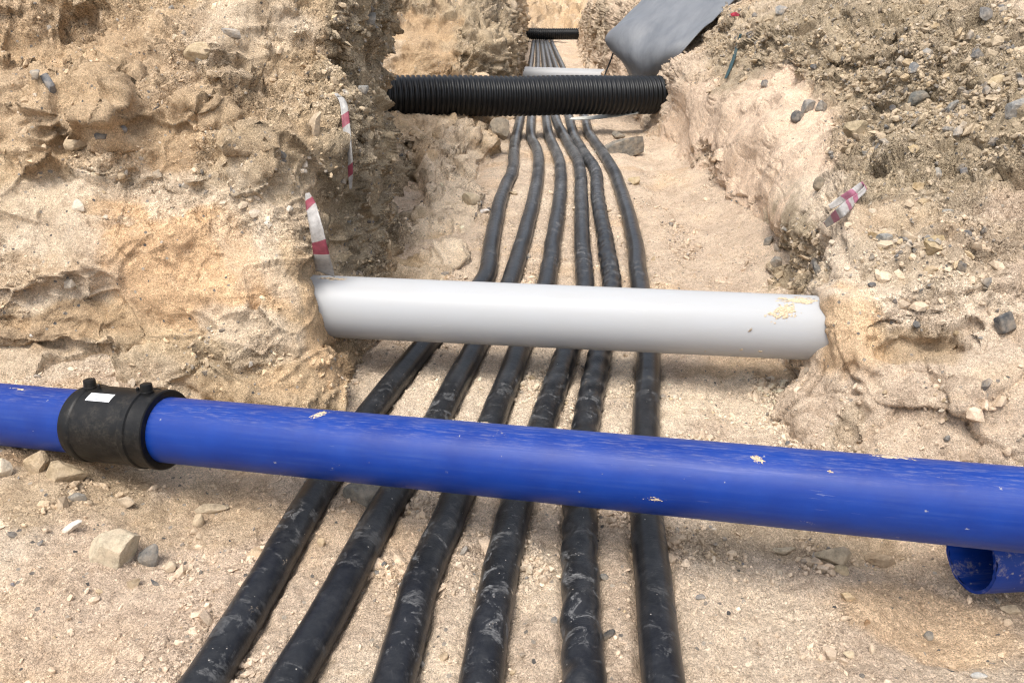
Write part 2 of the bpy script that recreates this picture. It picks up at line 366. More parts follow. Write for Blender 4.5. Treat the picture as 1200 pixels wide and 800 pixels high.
def soil_patch(name, net, base, spots=(), carve=(), bulge=(), gravel=(), amp=1.0, seed=1, step=1.5, maxn=420, flip=False, gbase=0.15, clod=1.0, block=1.0):
    """net[col][row] = (px, py, depth): control cage of one bank; columns along the bank, rows bottom to top"""
    net = np.array(net, float); C = P(net[..., 0], net[..., 1], net[..., 2])
    low = C[:, :1]-np.array([0, 0, 0.35]); C = np.concatenate([low, C], 1)
    lx, ly, ld = project(low.reshape(-1, 3)); net = np.concatenate([np.stack([lx, ly, ld], -1)[:, None], net], 1)
    nc, nr = net.shape[:2]
    inside = (net[..., 0] > -150) & (net[..., 0] < 1350) & (net[..., 1] > -120) & (net[..., 1] < 950)
    def counts(axis):
        d = np.linalg.norm(np.diff(net[..., :2], axis=axis), axis=-1)
        w3 = np.linalg.norm(np.diff(C, axis=axis), axis=-1)
        a = inside.take(range(0, net.shape[axis]-1), axis) | inside.take(range(1, net.shape[axis]), axis)
        dm = 0.5*(net[..., 2].take(range(0, net.shape[axis]-1), axis)+net[..., 2].take(range(1, net.shape[axis]), axis))
        e = np.where(a, np.maximum(d, np.minimum(w3*FPX/dm*0.55, 150)), np.minimum(d, 60)*0.2+4)
        return np.clip(e.max(axis=1-axis)/step, 3, 260).astype(int)
    def params(cnt):
        return np.concatenate([np.linspace(i, i+1, c, endpoint=False) for i, c in enumerate(cnt)]+[[len(cnt)]])
    qc, qr = params(counts(0)), params(counts(1))
    A = cr_eval(C, np.arange(nc, dtype=float), qc)
    A = np.swapaxes(cr_eval(np.swapaxes(A, 0, 1), np.arange(nr, dtype=float), qr), 0, 1)      # (cols, rows, 3)
    Nn = grid_normals(A)
    if flip: Nn = -Nn
    p = A.reshape(-1, 3); n = Nn.reshape(-1, 3)
    # large form
    p = p+n*(fbm(p*1.9, 2, seed)*0.095*amp)[:, None]
    px, py, d = project(p)
    wx = fbm(p*6, 3, seed+30)*22; wy = fbm(p*6, 3, seed+31)*22
    for (cx, cy, rx, ry, dep) in carve:
        r = np.sqrt(((px+wx*0.6-cx)/rx)**2+((py+wy*0.6-cy)/ry)**2); p = p-n*(dep*sstep(1.1, 0.55, r))[:, None]
    for (cx, cy, rx, ry, dep) in bulge:
        r = np.sqrt(((px+wx*0.6-cx)/rx)**2+((py+wy*0.6-cy)/ry)**2); p = p+n*(dep*sstep(1.15, 0.2, r))[:, None]
    g = np.full(len(p), gbase); px, py, d = project(p)
    for (cx, cy, rx, ry, s) in gravel:
        r = np.sqrt(((px+wx-cx)/rx)**2+((py+wy-cy)/ry)**2); g = np.maximum(g*(1 if s > 0 else 1-(-s)*sstep(1.15, 0.7, r)), s*sstep(1.15, 0.7, r))
    Pg = p.reshape(A.shape); n = (grid_normals(Pg)*(-1 if flip else 1)).reshape(-1, 3)
    sm = 0.22+0.78*np.clip(g*1.3, 0, 1)                       # smooth packed sand moves less than rubble
    rug = fbm(p*4.6, 4, seed+3, 0.55)
    disp = 0.070*amp*rug*np.clip(0.16+1.08*(sm-0.22), 0.16, 1)
    # broken ledges: dips between plates, bedding runs near level and tilts a little
    ps = p*np.array([3.2, 3.2, 9.0])+np.array([0, 0, 1])*0.5*p[:, :1]
    led = np.abs(vnoise(ps, seed+70)); disp = disp-0.038*amp*sstep(0.16, 0.0, led)*sstep(-0.1, 0.5, fbm(p*2.7, 2, seed+71))*sm
    wp = p+0.05*np.stack([vnoise(p*7+9*k, seed+80+k) for k in range(3)], -1)
    fv, fe = facets(wp*np.array([3.4, 3.4, 5.0]), seed+81); rgh = 0.16+0.84*sstep(-0.12, 0.32, fbm(p*2.2+3, 3, seed+82))
    disp = disp+0.070*amp*block*fv*np.clip(0.08+1.05*(sm-0.22), 0.08, 1)-0.022*amp*block*sstep(0.10, 0.0, fe)*sm
    fv, fe = facets(wp*np.array([9.5, 9.5, 13.0]), seed+83); disp = disp+0.026*amp*block*fv*sm*rgh-0.009*amp*block*sstep(0.12, 0.0, fe)*sm*rgh
    sm = sm*rgh
    f1, f2, _ = worley(p*13.0+0.35*np.stack([rug]*3, 1), seed+5); disp = disp+0.030*clod*sm*(np.clip(0.62-f1, 0, 1)-0.18*sstep(0.12, 0.0, f2-f1))
    f1, f2, idv = worley(p*34.0, seed+6); disp = disp+0.0150*clod*sm*np.clip(0.6-f1, -0.1, 1)*(0.4+idv*1.6)
    fp, _, ip = worley(p*5.2+0.5*np.stack([rug]*3, 1), seed+41); disp = disp-0.060*amp*sm*sstep(0.46, 0.12, fp)*(ip > 0.72)
    big = fbm(p*8.5, 3, seed+42, 0.5); disp = disp+0.030*amp*sm*(np.abs(big)-0.25)
    disp = disp+0.010*fbm(p*27, 3, seed+7, 0.6)*sm
    f1, f2, idv2 = worley(p*85.0, seed+8); disp = disp+0.0065*clod*np.clip(0.55-f1, 0, 1)*(0.5+idv2)*np.clip(sm+0.25, 0, 1)
    p = p+n*disp[:, None]
    Pg = p.reshape(A.shape); n2 = (grid_normals(Pg)*(-1 if flip else 1)).reshape(-1, 3)
    # colour
    b0 = np.asarray(base)
    col = np.repeat(b0[None], len(p), 0)
    m = sstep(-0.25, 0.45, fbm(p*2.1, 4, seed+11))[:, None]*0.55; col = col*(1-m)+PALE*m
    m = sstep(0.05, 0.6, fbm(p*1.7+9, 4, seed+12))[:, None]*0.5; col = col*(1-m)+OCHRE*m
    px, py, d = project(p)
    col = paint(px, py, col, spots, p, seed)
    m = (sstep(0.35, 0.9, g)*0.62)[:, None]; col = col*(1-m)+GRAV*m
    m = (0.30*sm*sstep(0.45, 0.9, idv))[:, None]; col = col*(1-m)+col*np.array([0.70, 0.69, 0.68])*m
    m = (0.35*sm*sstep(0.3, 0.02, idv))[:, None]; col = col*(1-m)+PALE*1.08*m
    F = grid_faces(*A.shape[:2])
    if flip: F = F[:, ::-1]
    o = obj(name, mesh_np(name, p, F, np.concatenate([col, sm[:, None]], 1)), M['soil'])
    TERR.append((p, n2, px, py, d, g, col))
    return o

def scatter(name, parts, count, smin, smax, power, seed, label, darkshare=0.3, gmin=0.0, region=None, maxd=9.0, bright=1.0, sink=0.25, palemin=0.86):
    """small broken stones lying in the soil: one mesh of many 20-sided chips"""
    rs = np.random.RandomState(seed)
    ps, ns, ws, cs = [], [], [], []
    for k in parts:
        p, n, px, py, d, g, col = TERR[k]
        wgt = np.where((px > -40) & (px < 1240) & (py > -40) & (py < 840) & (d < maxd), np.clip(g-gmin, 0.0, 1)**1.3, 0)
        if region is not None: wgt = wgt*((px > region[0]) & (px < region[2]) & (py > region[1]) & (py < region[3]))
        cl = fbm(p*4.5, 3, seed+4); wgt = wgt*(0.15+sstep(-0.25, 0.55, cl))*np.minimum(d, 5.0)**1.0
        ps.append(p); ns.append(n); ws.append(wgt); cs.append(col)
    p = np.concatenate(ps); n = np.concatenate(ns); wg = np.concatenate(ws); cc = np.concatenate(cs); wg = wg/wg.sum()
    idx = rs.choice(len(p), count, p=wg)
    t = (1+5**0.5)/2
    iv = np.array([(-1, t, 0), (1, t, 0), (-1, -t, 0), (1, -t, 0), (0, -1, t), (0, 1, t), (0, -1, -t), (0, 1, -t), (t, 0, -1), (t, 0, 1), (-t, 0, -1), (-t, 0, 1)])/1.902
    fi = np.array([(0, 11, 5), (0, 5, 1), (0, 1, 7), (0, 7, 10), (0, 10, 11), (1, 5, 9), (5, 11, 4), (11, 10, 2), (10, 7, 6), (7, 1, 8), (3, 9, 4), (3, 4, 2), (3, 2, 6), (3, 6, 8), (3, 8, 9), (4, 9, 5), (2, 4, 11), (6, 2, 10), (8, 6, 7), (9, 8, 1)])
    size = smin*(1-rs.rand(count)*(1-(smin/smax)**power))**(-1/power)
    jit = 1+(rs.rand(count, 12)-0.5)*0.75
    loc = iv[None]*jit[..., None]*np.stack([0.75+0.55*rs.rand(count), 0.55+0.5*rs.rand(count), 0.38+0.35*rs.rand(count)], -1)[:, None, :]
    q = rs.randn(count, 4); q /= np.linalg.norm(q, axis=1, keepdims=True); a, b, c, d_ = q.T
    R = np.stack([np.stack([1-2*(c*c+d_*d_), 2*(b*c-a*d_), 2*(b*d_+a*c)], -1), np.stack([2*(b*c+a*d_), 1-2*(b*b+d_*d_), 2*(c*d_-a*b)], -1), np.stack([2*(b*d_-a*c), 2*(c*d_+a*b), 1-2*(b*b+c*c)], -1)], 1)
    V = np.einsum('kij,kvj->kvi', R, loc)*size[:, None, None]+(p[idx]+n[idx]*(size*(0.45-sink))[:, None])[:, None, :]
    F = (fi[None]+12*np.arange(count)[:, None, None]).reshape(-1, 3)
    r = rs.rand(count, 1); tone = 0.8+0.45*rs.rand(count, 1)
    own = cc[idx]*1.02
    gr = np.where(rs.rand(count, 1) < 0.5, np.array([[0.15, 0.145, 0.14]]), np.array([[0.23, 0.215, 0.195]]))
    pl = np.where(rs.rand(count, 1) < 0.4, np.array([[0.52, 0.45, 0.36]]), np.array([[0.47, 0.36, 0.225]]))
    c = np.where(r < darkshare, gr, np.where(r > palemin, pl, own))*tone*bright
    o = obj(name, mesh_np(name, V.reshape(-1, 3), F, np.repeat(np.clip(c, 0.02, 0.75), 12, 0), smooth=False), M['stone'])
    tag(o, label, 'gravel' if name == 'gravel' else 'soil clods', kind='stuff'); return o

# ------------------------------------------------------------------ cables: lines along the trench floor, read as (pixel column, pixel row)
CABLE_PX = [
 [(60, 1060), (150, 930), (239, 800), (312, 680), (384, 557), (446, 470), (503, 399), (545, 355), (568.5, 326), (576, 285), (588, 230), (600, 202), (602, 183), (603, 169), (609.5, 138), (615, 108), (621, 80), (625.5, 48), (627, 42)],
 [(205, 1060), (275, 925), (339, 800), (393, 705), (448, 602), (473, 563), (520, 477), (560, 402), (585, 358), (599, 327), (612, 285), (626, 230), (631, 194), (629, 175), (623, 162), (622.7, 138), (627, 108), (630, 80), (630, 48), (631, 42)],
 [(392, 1060), (428, 925), (462, 800), (494, 680), (520, 620), (543.5, 567), (581, 484), (611, 404), (630, 362), (641, 331), (648, 285), (656, 230), (657, 202), (653.5, 183), (644, 161), (640, 138), (639.5, 108), (638, 80), (634.5, 48), (635, 42)],
 [(520, 1060), (542, 925), (564, 800), (584, 682), (610, 575), (640, 487), (655, 440), (666, 408), (681, 362), (685, 333), (682, 285), (681, 230), (678, 191), (666, 169), (651, 138), (649, 108), (645, 80), (638, 48), (638, 42)],
 [(690, 1060), (686, 930), (683, 800), (681, 690), (680, 583), (687.5, 493), (704, 410), (714, 365), (717, 334), (710, 285), (700, 230), (698, 202), (681, 175), (673, 161), (667, 138), (659, 108), (652, 80), (641, 48), (641, 42)],
 [(812, 1060), (794, 930), (777, 800), (766, 690), (758, 593), (757, 500), (760, 413), (757, 370), (750, 337), (744, 285), (734, 244), (719.5, 202), (703, 175), (690, 156), (686, 139), (671, 108), (660, 80), (646, 48), (645, 42)]]
CR = 0.05
CPATH = []
for k, pts in enumerate(CABLE_PX):
    w3 = np.array([G(a, b, 0.042) for a, b in pts]); CPATH.append(spline(w3, 1100))

# ------------------------------------------------------------------ trench floor
def build_floor():
    ys = [-1.2]
    while ys[-1] < 46: ys.append(ys[-1]+(0.06 if ys[-1] < 1.05 else max(0.0048, 0.00118*ys[-1]**2)))
    ys = np.array(ys)
    xs = np.concatenate([np.linspace(-30, -2.3, 24), np.arange(-2.2, -1.35, 0.012), np.arange(-1.35, 1.35, 0.0072), np.arange(1.35, 2.2, 0.012), np.linspace(2.3, 30, 24)])
    X, Y = np.meshgrid(xs, ys); p = np.stack([X, Y, np.zeros_like(X)], -1).reshape(-1, 3)
    x, y = p[:, 0], p[:, 1]
    z = 0.13*sstep(-0.85, -1.5, x+0.12*(y-2.2))*sstep(0.9, 2.2, y)+0.14*sstep(-1.0, -1.45, x)*sstep(2.15, 2.9, y)
    z += 0.10*sstep(0.55, 1.3, x)*sstep(3.2, 1.6, y)-0.085*sstep(0.85, 1.1, x)*sstep(1.15, 1.45, y)*sstep(2.1, 1.75, y)
    z += 0.16*sstep(1.0, 1.55, x-0.045*y)*sstep(3.0, 4.2, y)+0.15*sstep(-0.75, -1.2, x)*sstep(3.6, 4.6, y)
    z += 0.05*fbm(p*1.6, 3, 5)*sstep(0.55, 1.2, np.abs(x+0.1))
    # cables press into the sand, low ridges stay between them
    near = np.full(len(p), 9.0)
    for c in CPATH:
        cx = np.interp(y, c[:, 1], c[:, 0]); near = np.minimum(near, np.abs(x-cx))
    inz = sstep(0.35, 0.16, near)
    rid = 0.028*sstep(0.025, 0.075, near)*inz
    z = z*(1-0.7*inz)+rid+0.010*fbm(p*7, 3, 8)
    p[:, 2] = z
    # crumbs and clods
    sel = (np.abs(x) < 2.2) & (y > 0.6) & (y < 12)
    q = p[sel]
    lump = sstep(0.0, 0.5, fbm(q*3.3, 3, 21))
    dz = 0.012*fbm(q*16, 4, 22, 0.6)
    f1, f2, i1 = worley(q*22, 23); dz += 0.016*np.clip(0.5-f1, 0, 1)*lump*(i1 > 0.35)
    f1, f2, i2 = worley(q*60, 24); dz += 0.0085*np.clip(0.55-f1, 0, 1)*(0.3+i2)*(0.45+lump)
    f1, f2, i3 = worley(q*120, 25); dz += 0.0040*np.clip(0.55-f1, 0, 1)*(0.5+i3)
    p[sel, 2] += dz
    g = np.full(len(p), 0.22); g[sel] = 0.2+0.5*lump
    col = np.repeat((SAND*0.97)[None], len(p), 0)
    m = sstep(-0.2, 0.5, fbm(p*2.3, 4, 31))[:, None]*0.6; col = col*(1-m)+PALE*m
    m = sstep(0.0, 0.6, fbm(p*1.9+4, 4, 32))[:, None]*0.45; col = col*(1-m)+OCHRE*m
    px, py, d = project(p)
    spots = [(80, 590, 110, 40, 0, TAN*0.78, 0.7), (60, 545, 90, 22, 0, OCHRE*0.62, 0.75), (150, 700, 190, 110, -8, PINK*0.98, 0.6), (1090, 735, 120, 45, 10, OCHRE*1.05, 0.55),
             (880, 430, 90, 20, 5, TAN*0.8, 0.4), (620, 470, 260, 40, 4, PALE, 0.7), (850, 470, 120, 30, 6, PALE*1.03, 0.85), (180, 425, 200, 26, 5, PALE*0.97, 0.7),  # first spot: soft shadow under the pale pipe's right end, painted into the sand
             (820, 270, 110, 60, 10, SAND*0.95, 0.85), (520, 270, 70, 60, 0, SAND*0.95, 0.6), (930, 630, 130, 30, 6, TAN*0.72, 0.6), (240, 600, 90, 40, 0, TAN*0.85, 0.5), (870, 740, 90, 70, 0, PALE*0.96, 0.4)]  # darkest TAN spot is the blue pipe's soft shadow, put into the floor colour
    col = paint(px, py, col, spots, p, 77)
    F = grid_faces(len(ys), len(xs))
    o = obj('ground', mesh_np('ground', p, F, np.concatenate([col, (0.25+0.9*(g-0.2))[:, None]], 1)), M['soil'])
    tag(o, 'pale sandy trench floor under the black cables', 'ground', kind='structure')
    nn = grid_normals(p.reshape(len(ys), len(xs), 3)).reshape(-1, 3)
    TERR.append((p, nn, px, py, d, g, col))
build_floor()

# ------------------------------------------------------------------ banks (control cages in pixel column, pixel row, distance)
# left bank beside the two near pipes: frontal face, corner, trench-side wall, hidden back
L1 = [
 [(-420, 470, 2.6), (-400, 420, 2.75), (-390, 330, 2.85), (-380, 220, 3.0), (-380, 110, 3.2), (-380, 0, 3.5), (-390, -90, 4.0), (-420, -150, 6.0)],
 [(-110, 450, 2.86), (-105, 398, 2.88), (-100, 330, 2.86), (-100, 220, 3.0), (-100, 110, 3.15), (-100, 0, 3.45), (-110, -90, 3.9), (-180, -150, 6.0)],
 [(40, 446, 2.88), (45, 396, 2.92), (45, 330, 2.84), (40, 220, 3.0), (40, 110, 3.15), (40, 0, 3.45), (40, -90, 3.9), (-20, -150, 6.0)],
 [(150, 450, 2.88), (155, 402, 2.90), (150, 330, 2.86), (150, 220, 3.02), (150, 110, 3.17), (150, 0, 3.5), (150, -90, 3.9), (100, -150, 6.0)],
 [(255, 466, 2.82), (262, 425, 2.84), (255, 335, 2.88), (250, 220, 3.02), (255, 110, 3.2), (260, 0, 3.5), (260, -90, 3.9), (240, -150, 6.0)],
 [(335, 490, 2.70), (336, 448, 2.78), (308, 340, 2.86), (322, 230, 3.0), (335, 110, 3.22), (345, 0, 3.5), (345, -90, 3.9), (340, -150, 6.0)],
 [(380, 490, 2.80), (390, 440, 2.92), (352, 350, 2.96), (357, 235, 3.08), (388, 110, 3.35), (398, 0, 3.55), (400, -90, 4.0), (400, -150, 6.0)],
 [(412, 460, 3.05), (416, 408, 3.22), (392, 335, 3.35), (400, 230, 3.45), (415, 110, 3.65), (424, 0, 3.9), (428, -90, 4.3), (440, -150, 6.2)],
 [(436, 400, 3.6), (440, 362, 3.8), (428, 305, 3.85), (428, 220, 3.95), (438, 110, 4.15), (444, 0, 4.4), (448, -90, 4.7), (455, -150, 6.4)],
 [(452, 350, 4.15), (455, 320, 4.38), (449, 280, 4.4), (445, 205, 4.5), (446, 105, 4.65), (452, 0, 4.9), (458, -90, 5.2), (462, -150, 6.6)],
 [(440, 325, 4.55), (440, 298, 4.75), (436, 260, 4.8), (430, 190, 4.9), (440, 100, 5.0), (444, 0, 5.2), (446, -90, 5.5), (450, -150, 6.8)],
 [(330, 310, 4.8), (330, 285, 5.0), (330, 250, 5.0), (330, 180, 5.1), (340, 90, 5.2), (344, 0, 5.4), (346, -90, 5.7), (350, -150, 7.0)]]
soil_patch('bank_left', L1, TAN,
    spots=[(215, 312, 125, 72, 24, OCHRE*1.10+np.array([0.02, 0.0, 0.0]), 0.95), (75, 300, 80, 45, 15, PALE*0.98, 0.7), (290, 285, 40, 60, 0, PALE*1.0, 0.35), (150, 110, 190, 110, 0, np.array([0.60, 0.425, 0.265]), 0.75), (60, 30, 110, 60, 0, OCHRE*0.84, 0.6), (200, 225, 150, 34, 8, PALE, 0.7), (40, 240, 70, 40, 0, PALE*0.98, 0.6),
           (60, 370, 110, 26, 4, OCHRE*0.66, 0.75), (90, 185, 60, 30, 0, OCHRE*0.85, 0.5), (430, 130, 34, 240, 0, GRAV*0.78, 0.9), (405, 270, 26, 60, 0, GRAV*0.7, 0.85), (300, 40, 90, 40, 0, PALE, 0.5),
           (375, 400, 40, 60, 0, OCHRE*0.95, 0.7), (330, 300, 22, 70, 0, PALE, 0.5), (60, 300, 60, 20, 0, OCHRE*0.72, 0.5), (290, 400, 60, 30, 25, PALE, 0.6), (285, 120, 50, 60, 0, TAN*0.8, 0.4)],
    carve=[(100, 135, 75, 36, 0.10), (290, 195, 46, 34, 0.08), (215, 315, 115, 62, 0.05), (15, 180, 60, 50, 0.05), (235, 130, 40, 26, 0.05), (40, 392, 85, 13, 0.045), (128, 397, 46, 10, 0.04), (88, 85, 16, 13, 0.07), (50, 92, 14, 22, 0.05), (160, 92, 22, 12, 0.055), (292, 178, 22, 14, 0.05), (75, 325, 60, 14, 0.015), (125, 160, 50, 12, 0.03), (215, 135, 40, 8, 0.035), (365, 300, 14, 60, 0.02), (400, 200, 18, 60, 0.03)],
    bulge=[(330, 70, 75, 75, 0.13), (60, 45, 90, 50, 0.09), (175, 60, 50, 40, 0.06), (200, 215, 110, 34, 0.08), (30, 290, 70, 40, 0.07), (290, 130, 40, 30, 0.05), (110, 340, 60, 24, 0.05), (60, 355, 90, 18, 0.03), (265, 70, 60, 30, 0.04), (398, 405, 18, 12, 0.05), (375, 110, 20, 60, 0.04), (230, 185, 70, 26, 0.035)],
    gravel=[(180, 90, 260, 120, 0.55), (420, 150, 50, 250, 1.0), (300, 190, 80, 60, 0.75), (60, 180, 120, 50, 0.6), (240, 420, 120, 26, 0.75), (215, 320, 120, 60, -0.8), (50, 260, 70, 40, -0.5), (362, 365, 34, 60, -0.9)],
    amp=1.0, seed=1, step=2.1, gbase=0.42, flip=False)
tag(bpy.data.objects['bank_left'], 'tan excavated earth bank left of the cables, cut to a corner', 'earth bank', kind='structure')

# sandy shelf further on, left of the cables, that carries the corrugated pipe's end
L2 = [
 [(250, 345, 4.5), (260, 290, 5.2), (290, 200, 6.4), (320, 150, 7.2), (330, 125, 7.9), (330, 95, 8.8)],
 [(425, 330, 4.3), (425, 285, 4.85), (430, 205, 6.0), (435, 152, 7.1), (438, 118, 7.9), (440, 88, 8.8)],
 [(475, 335, 4.22), (475, 283, 4.85), (478, 205, 6.05), (480, 154, 7.1), (482, 120, 7.9), (482, 88, 8.8)],
 [(525, 322, 4.35), (522, 272, 5.02), (520, 205, 6.15), (522, 157, 7.15), (524, 125, 7.9), (522, 90, 8.8)],
 [(540, 298, 4.65), (541, 252, 5.35), (545, 203, 6.3), (556, 163, 7.2), (558, 130, 7.95), (556, 92, 8.8)],
 [(556, 285, 4.85), (556, 245, 5.5), (560, 210, 6.4), (568, 172, 7.3), (574, 140, 8.0), (572, 95, 8.8)],
 [(563, 280, 4.9), (562, 242, 5.6), (566, 218, 6.5), (575, 190, 7.4), (580, 165, 8.1), (582, 120, 9.2)]]
soil_patch('shelf_left', L2, TAN, spots=[(530, 225, 60, 75, 0, PALE, 0.85), (466, 220, 18, 70, 0, GRAV*0.8, 0.6)],
    carve=[(573, 165, 8, 22, 0.06), (545, 165, 14, 14, 0.08), (505, 190, 8, 40, 0.06)], bulge=[(478, 215, 28, 55, 0.20), (525, 180, 24, 20, 0.10), (500, 150, 40, 12, 0.08)],
    gravel=[(466, 230, 24, 80, 1.0), (545, 180, 40, 30, 0.5)], amp=1.3, seed=2, step=1.9, gbase=0.4)
tag(bpy.data.objects['shelf_left'], 'sandy shelf under the left end of the near corrugated pipe', 'earth bank', kind='structure')

# left bank beyond the corrugated pipe: frontal face and trench-side wall running away
L3 = [
 [(250, 150, 8.6), (260, 100, 8.9), (270, 50, 9.0), (280, 0, 9.3), (280, -40, 9.8), (280, -70, 12)],
 [(430, 145, 8.6), (432, 100, 8.8), (435, 50, 8.9), (438, 0, 9.2), (440, -40, 9.8), (440, -70, 12)],
 [(500, 145, 8.6), (500, 100, 8.8), (500, 50, 8.85), (500, 2, 9.2), (500, -40, 9.8), (500, -70, 12)],
 [(555, 145, 8.7), (555, 100, 8.9), (553, 50, 8.95), (548, 4, 9.3), (546, -40, 9.8), (545, -70, 12)],
 [(588, 140, 8.95), (590, 97, 9.2), (588, 52, 9.25), (580, 2, 9.6), (577, -40, 10.1), (576, -70, 12)],
 [(601, 120, 9.8), (602, 82, 10.3), (600, 45, 10.4), (595, 0, 10.7), (592, -40, 11.2), (590, -70, 13)],
 [(606, 90, 12.5), (607, 66, 13.2), (606, 36, 13.3), (602, 0, 13.6), (600, -40, 14), (598, -70, 16)],
 [(611, 65, 17), (612, 50, 18), (611, 28, 18.2), (608, 0, 18.5), (606, -40, 19), (604, -70, 21)],
 [(615, 55, 22), (616, 42, 24), (615, 22, 24), (614, 0, 24.5), (612, -40, 25), (610, -70, 27)]]
soil_patch('bank_left_far', L3, TAN*0.9, spots=[(500, 45, 70, 50, 0, np.array([0.47, 0.33, 0.20]), 0.9), (560, 40, 30, 60, 0, GRAV, 0.5), (450, 40, 20, 60, 0, PALE*0.9, 0.5)],
    carve=[(540, 60, 8, 30, 0.05)], gravel=[(570, 45, 40, 70, 1.0), (520, 8, 80, 14, 0.9), (500, 50, 45, 35, -0.8)], amp=1.6, seed=3, step=2.1, gbase=0.5)
tag(bpy.data.objects['bank_left_far'], 'brown earth bank behind the near corrugated pipe, left side', 'earth bank', kind='structure')

# heap that closes the trench far away
L4 = [[(x, 62, 23), (x, 46, 24.5), (x, 30, 25.5), (x, 14, 26.5), (x, 0, 28), (x, -20, 30), (x, -40, 36)] for x in (480, 560, 610, 640, 665, 690, 720, 800, 900)]
soil_patch('bank_end', L4, OCHRE*0.85, spots=[(650, 12, 60, 18, 0, OCHRE*0.9, 0.6)], amp=3.2, seed=4, step=3.0, gbase=0.6)
tag(bpy.data.objects['bank_end'], 'brown earth face closing the far end of the trench', 'earth bank', kind='structure')

# right bank: far wall, wall by the corrugated pipe, pale slab, gravel slope above, near mound by the two pipes
R1 = [
 [(672, 60, 21), (676, 48, 22), (679, 34, 21.8), (684, 16, 21.6), (690, 0, 21.5), (705, -30, 22), (740, -60, 26)],
 [(684, 74, 15.6), (687, 62, 16.4), (690, 44, 16.2), (694, 20, 16.0), (700, 0, 16), (718, -30, 16.6), (760, -60, 21)],
 [(702, 112, 11.4), (707, 92, 12.2), (712, 66, 11.9), (717, 34, 11.7), (728, 4, 11.8), (752, -30, 12.3), (820, -70, 17)],
 [(735, 165, 8.6), (742, 140, 9.2), (750, 108, 9.1), (762, 66, 9.2), (782, 28, 9.6), (810, -10, 10.1), (890, -70, 14)],
 [(765, 195, 7.4), (775, 165, 7.85), (792, 138, 7.5), (797, 90, 7.5), (822, 50, 8.0), (862, 2, 8.6), (950, -70, 13)],
 [(815, 262, 5.8), (826, 222, 6.2), (834, 190, 6.15), (832, 112, 6.5), (852, 72, 6.8), (900, 2, 7.5), (1010, -70, 12)],
 [(866, 330, 4.55), (878, 285, 4.95), (892, 245, 4.9), (890, 150, 5.2), (922, 95, 5.6), (975, 2, 6.3), (1090, -70, 11)],
 [(897, 385, 3.8), (908, 330, 4.2), (925, 285, 4.1), (938, 200, 4.25), (985, 110, 4.75), (1055, 0, 5.5), (1180, -70, 10)],
 [(918, 420, 3.4), (938, 362, 3.7), (955, 300, 3.55), (978, 225, 3.6), (1035, 125, 4.2), (1120, 0, 4.95), (1260, -70, 9)],
 [(925, 445, 3.02), (945, 400, 3.02), (966, 345, 2.96), (1000, 272, 3.12), (1075, 150, 3.72), (1180, 0, 4.5), (1330, -70, 8)],
 [(925, 480, 2.86), (950, 436, 2.86), (992, 388, 2.74), (1050, 312, 2.86), (1130, 190, 3.36), (1250, 0, 4.15), (1420, -70, 7.5)],
 [(950, 530, 2.62), (985, 488, 2.70), (1050, 440, 2.62), (1120, 355, 2.66), (1200, 240, 3.0), (1340, 10, 3.8), (1520, -70, 7)],
 [(1030, 590, 2.36), (1070, 548, 2.44), (1130, 495, 2.46), (1220, 410, 2.46), (1320, 290, 2.75), (1460, 30, 3.4), (1660, -70, 6.5)],
 [(1180, 640, 2.30), (1215, 598, 2.36), (1275, 545, 2.34), (1360, 470, 2.30), (1480, 340, 2.5), (1660, 60, 3.1), (1900, -70, 6)],
 [(1600, 650, 2.26), (1620, 610, 2.30), (1660, 560, 2.28), (1740, 480, 2.2), (1850, 350, 2.4), (2050, 80, 2.9), (2300, -70, 5)]]
soil_patch('bank_right', R1, SAND,
    spots=[(1040, 110, 230, 130, 10, GRAV*0.80, 0.85), (905, 175, 88, 92, 25, PINK*1.2, 1.0), (812, 160, 42, 72, 10, PINK*1.1, 0.9), (960, 245, 50, 40, -20, PALE, 0.75), (1090, 330, 150, 50, 8, PALE*1.02, 0.7), (925, 295, 30, 60, 0, GRAV*0.85, 0.85), (1080, 405, 70, 26, 6, TAN*0.82, 0.75),
           (1000, 400, 50, 60, 20, OCHRE*1.1, 0.7), (1100, 480, 130, 50, 10, SAND*1.02, 0.8), (1180, 290, 50, 70, 0, PINK*0.8, 0.6), (735, 60, 30, 60, 0, PINK*0.95, 0.7), (985, 510, 20, 30, 0, DARK*1.5, 0.5), (700, 25, 20, 30, 0, GRAV, 0.5), (1040, 250, 60, 30, 0, TAN, 0.4)],
    carve=[(1075, 402, 66, 26, 0.11), (1110, 380, 46, 9, 0.05), (930, 300, 24, 34, 0.06), (826, 190, 15, 20, 0.05), (1010, 75, 60, 16, 0.06), (1040, 25, 70, 12, 0.07), (985, 505, 16, 22, 0.04), (905, 60, 26, 12, 0.04), (1000, 440, 10, 26, 0.03), (820, 25, 30, 20, 0.05)],
    bulge=[(990, 265, 36, 22, 0.05), (965, 350, 30, 20, 0.06), (950, 415, 26, 20, 0.05), (1120, 345, 90, 16, 0.05), (1090, 470, 90, 24, 0.05), (900, 115, 50, 20, 0.05), (1080, 170, 80, 40, 0.04)],
    gravel=[(1060, 105, 260, 130, 1.0), (1100, 290, 130, 60, 0.7), (1090, 460, 130, 60, -0.5), (1080, 405, 50, 20, -0.8), (975, 385, 45, 60, -0.9), (925, 295, 36, 60, 1.0), (895, 178, 92, 105, -0.97), (808, 150, 36, 60, -0.9), (826, 190, 16, 22, 0.7), (730, 30, 50, 50, 0.6), (1080, 480, 140, 50, 0.4), (870, 40, 60, 40, 0.8), (830, 250, 60, 50, 0.4)],
    amp=1.0, seed=6, step=2.45, gbase=0.36, flip=True)
tag(bpy.data.objects['bank_right'], 'sand and gravel bank right of the cables, with a pale slab', 'earth bank', kind='structure')

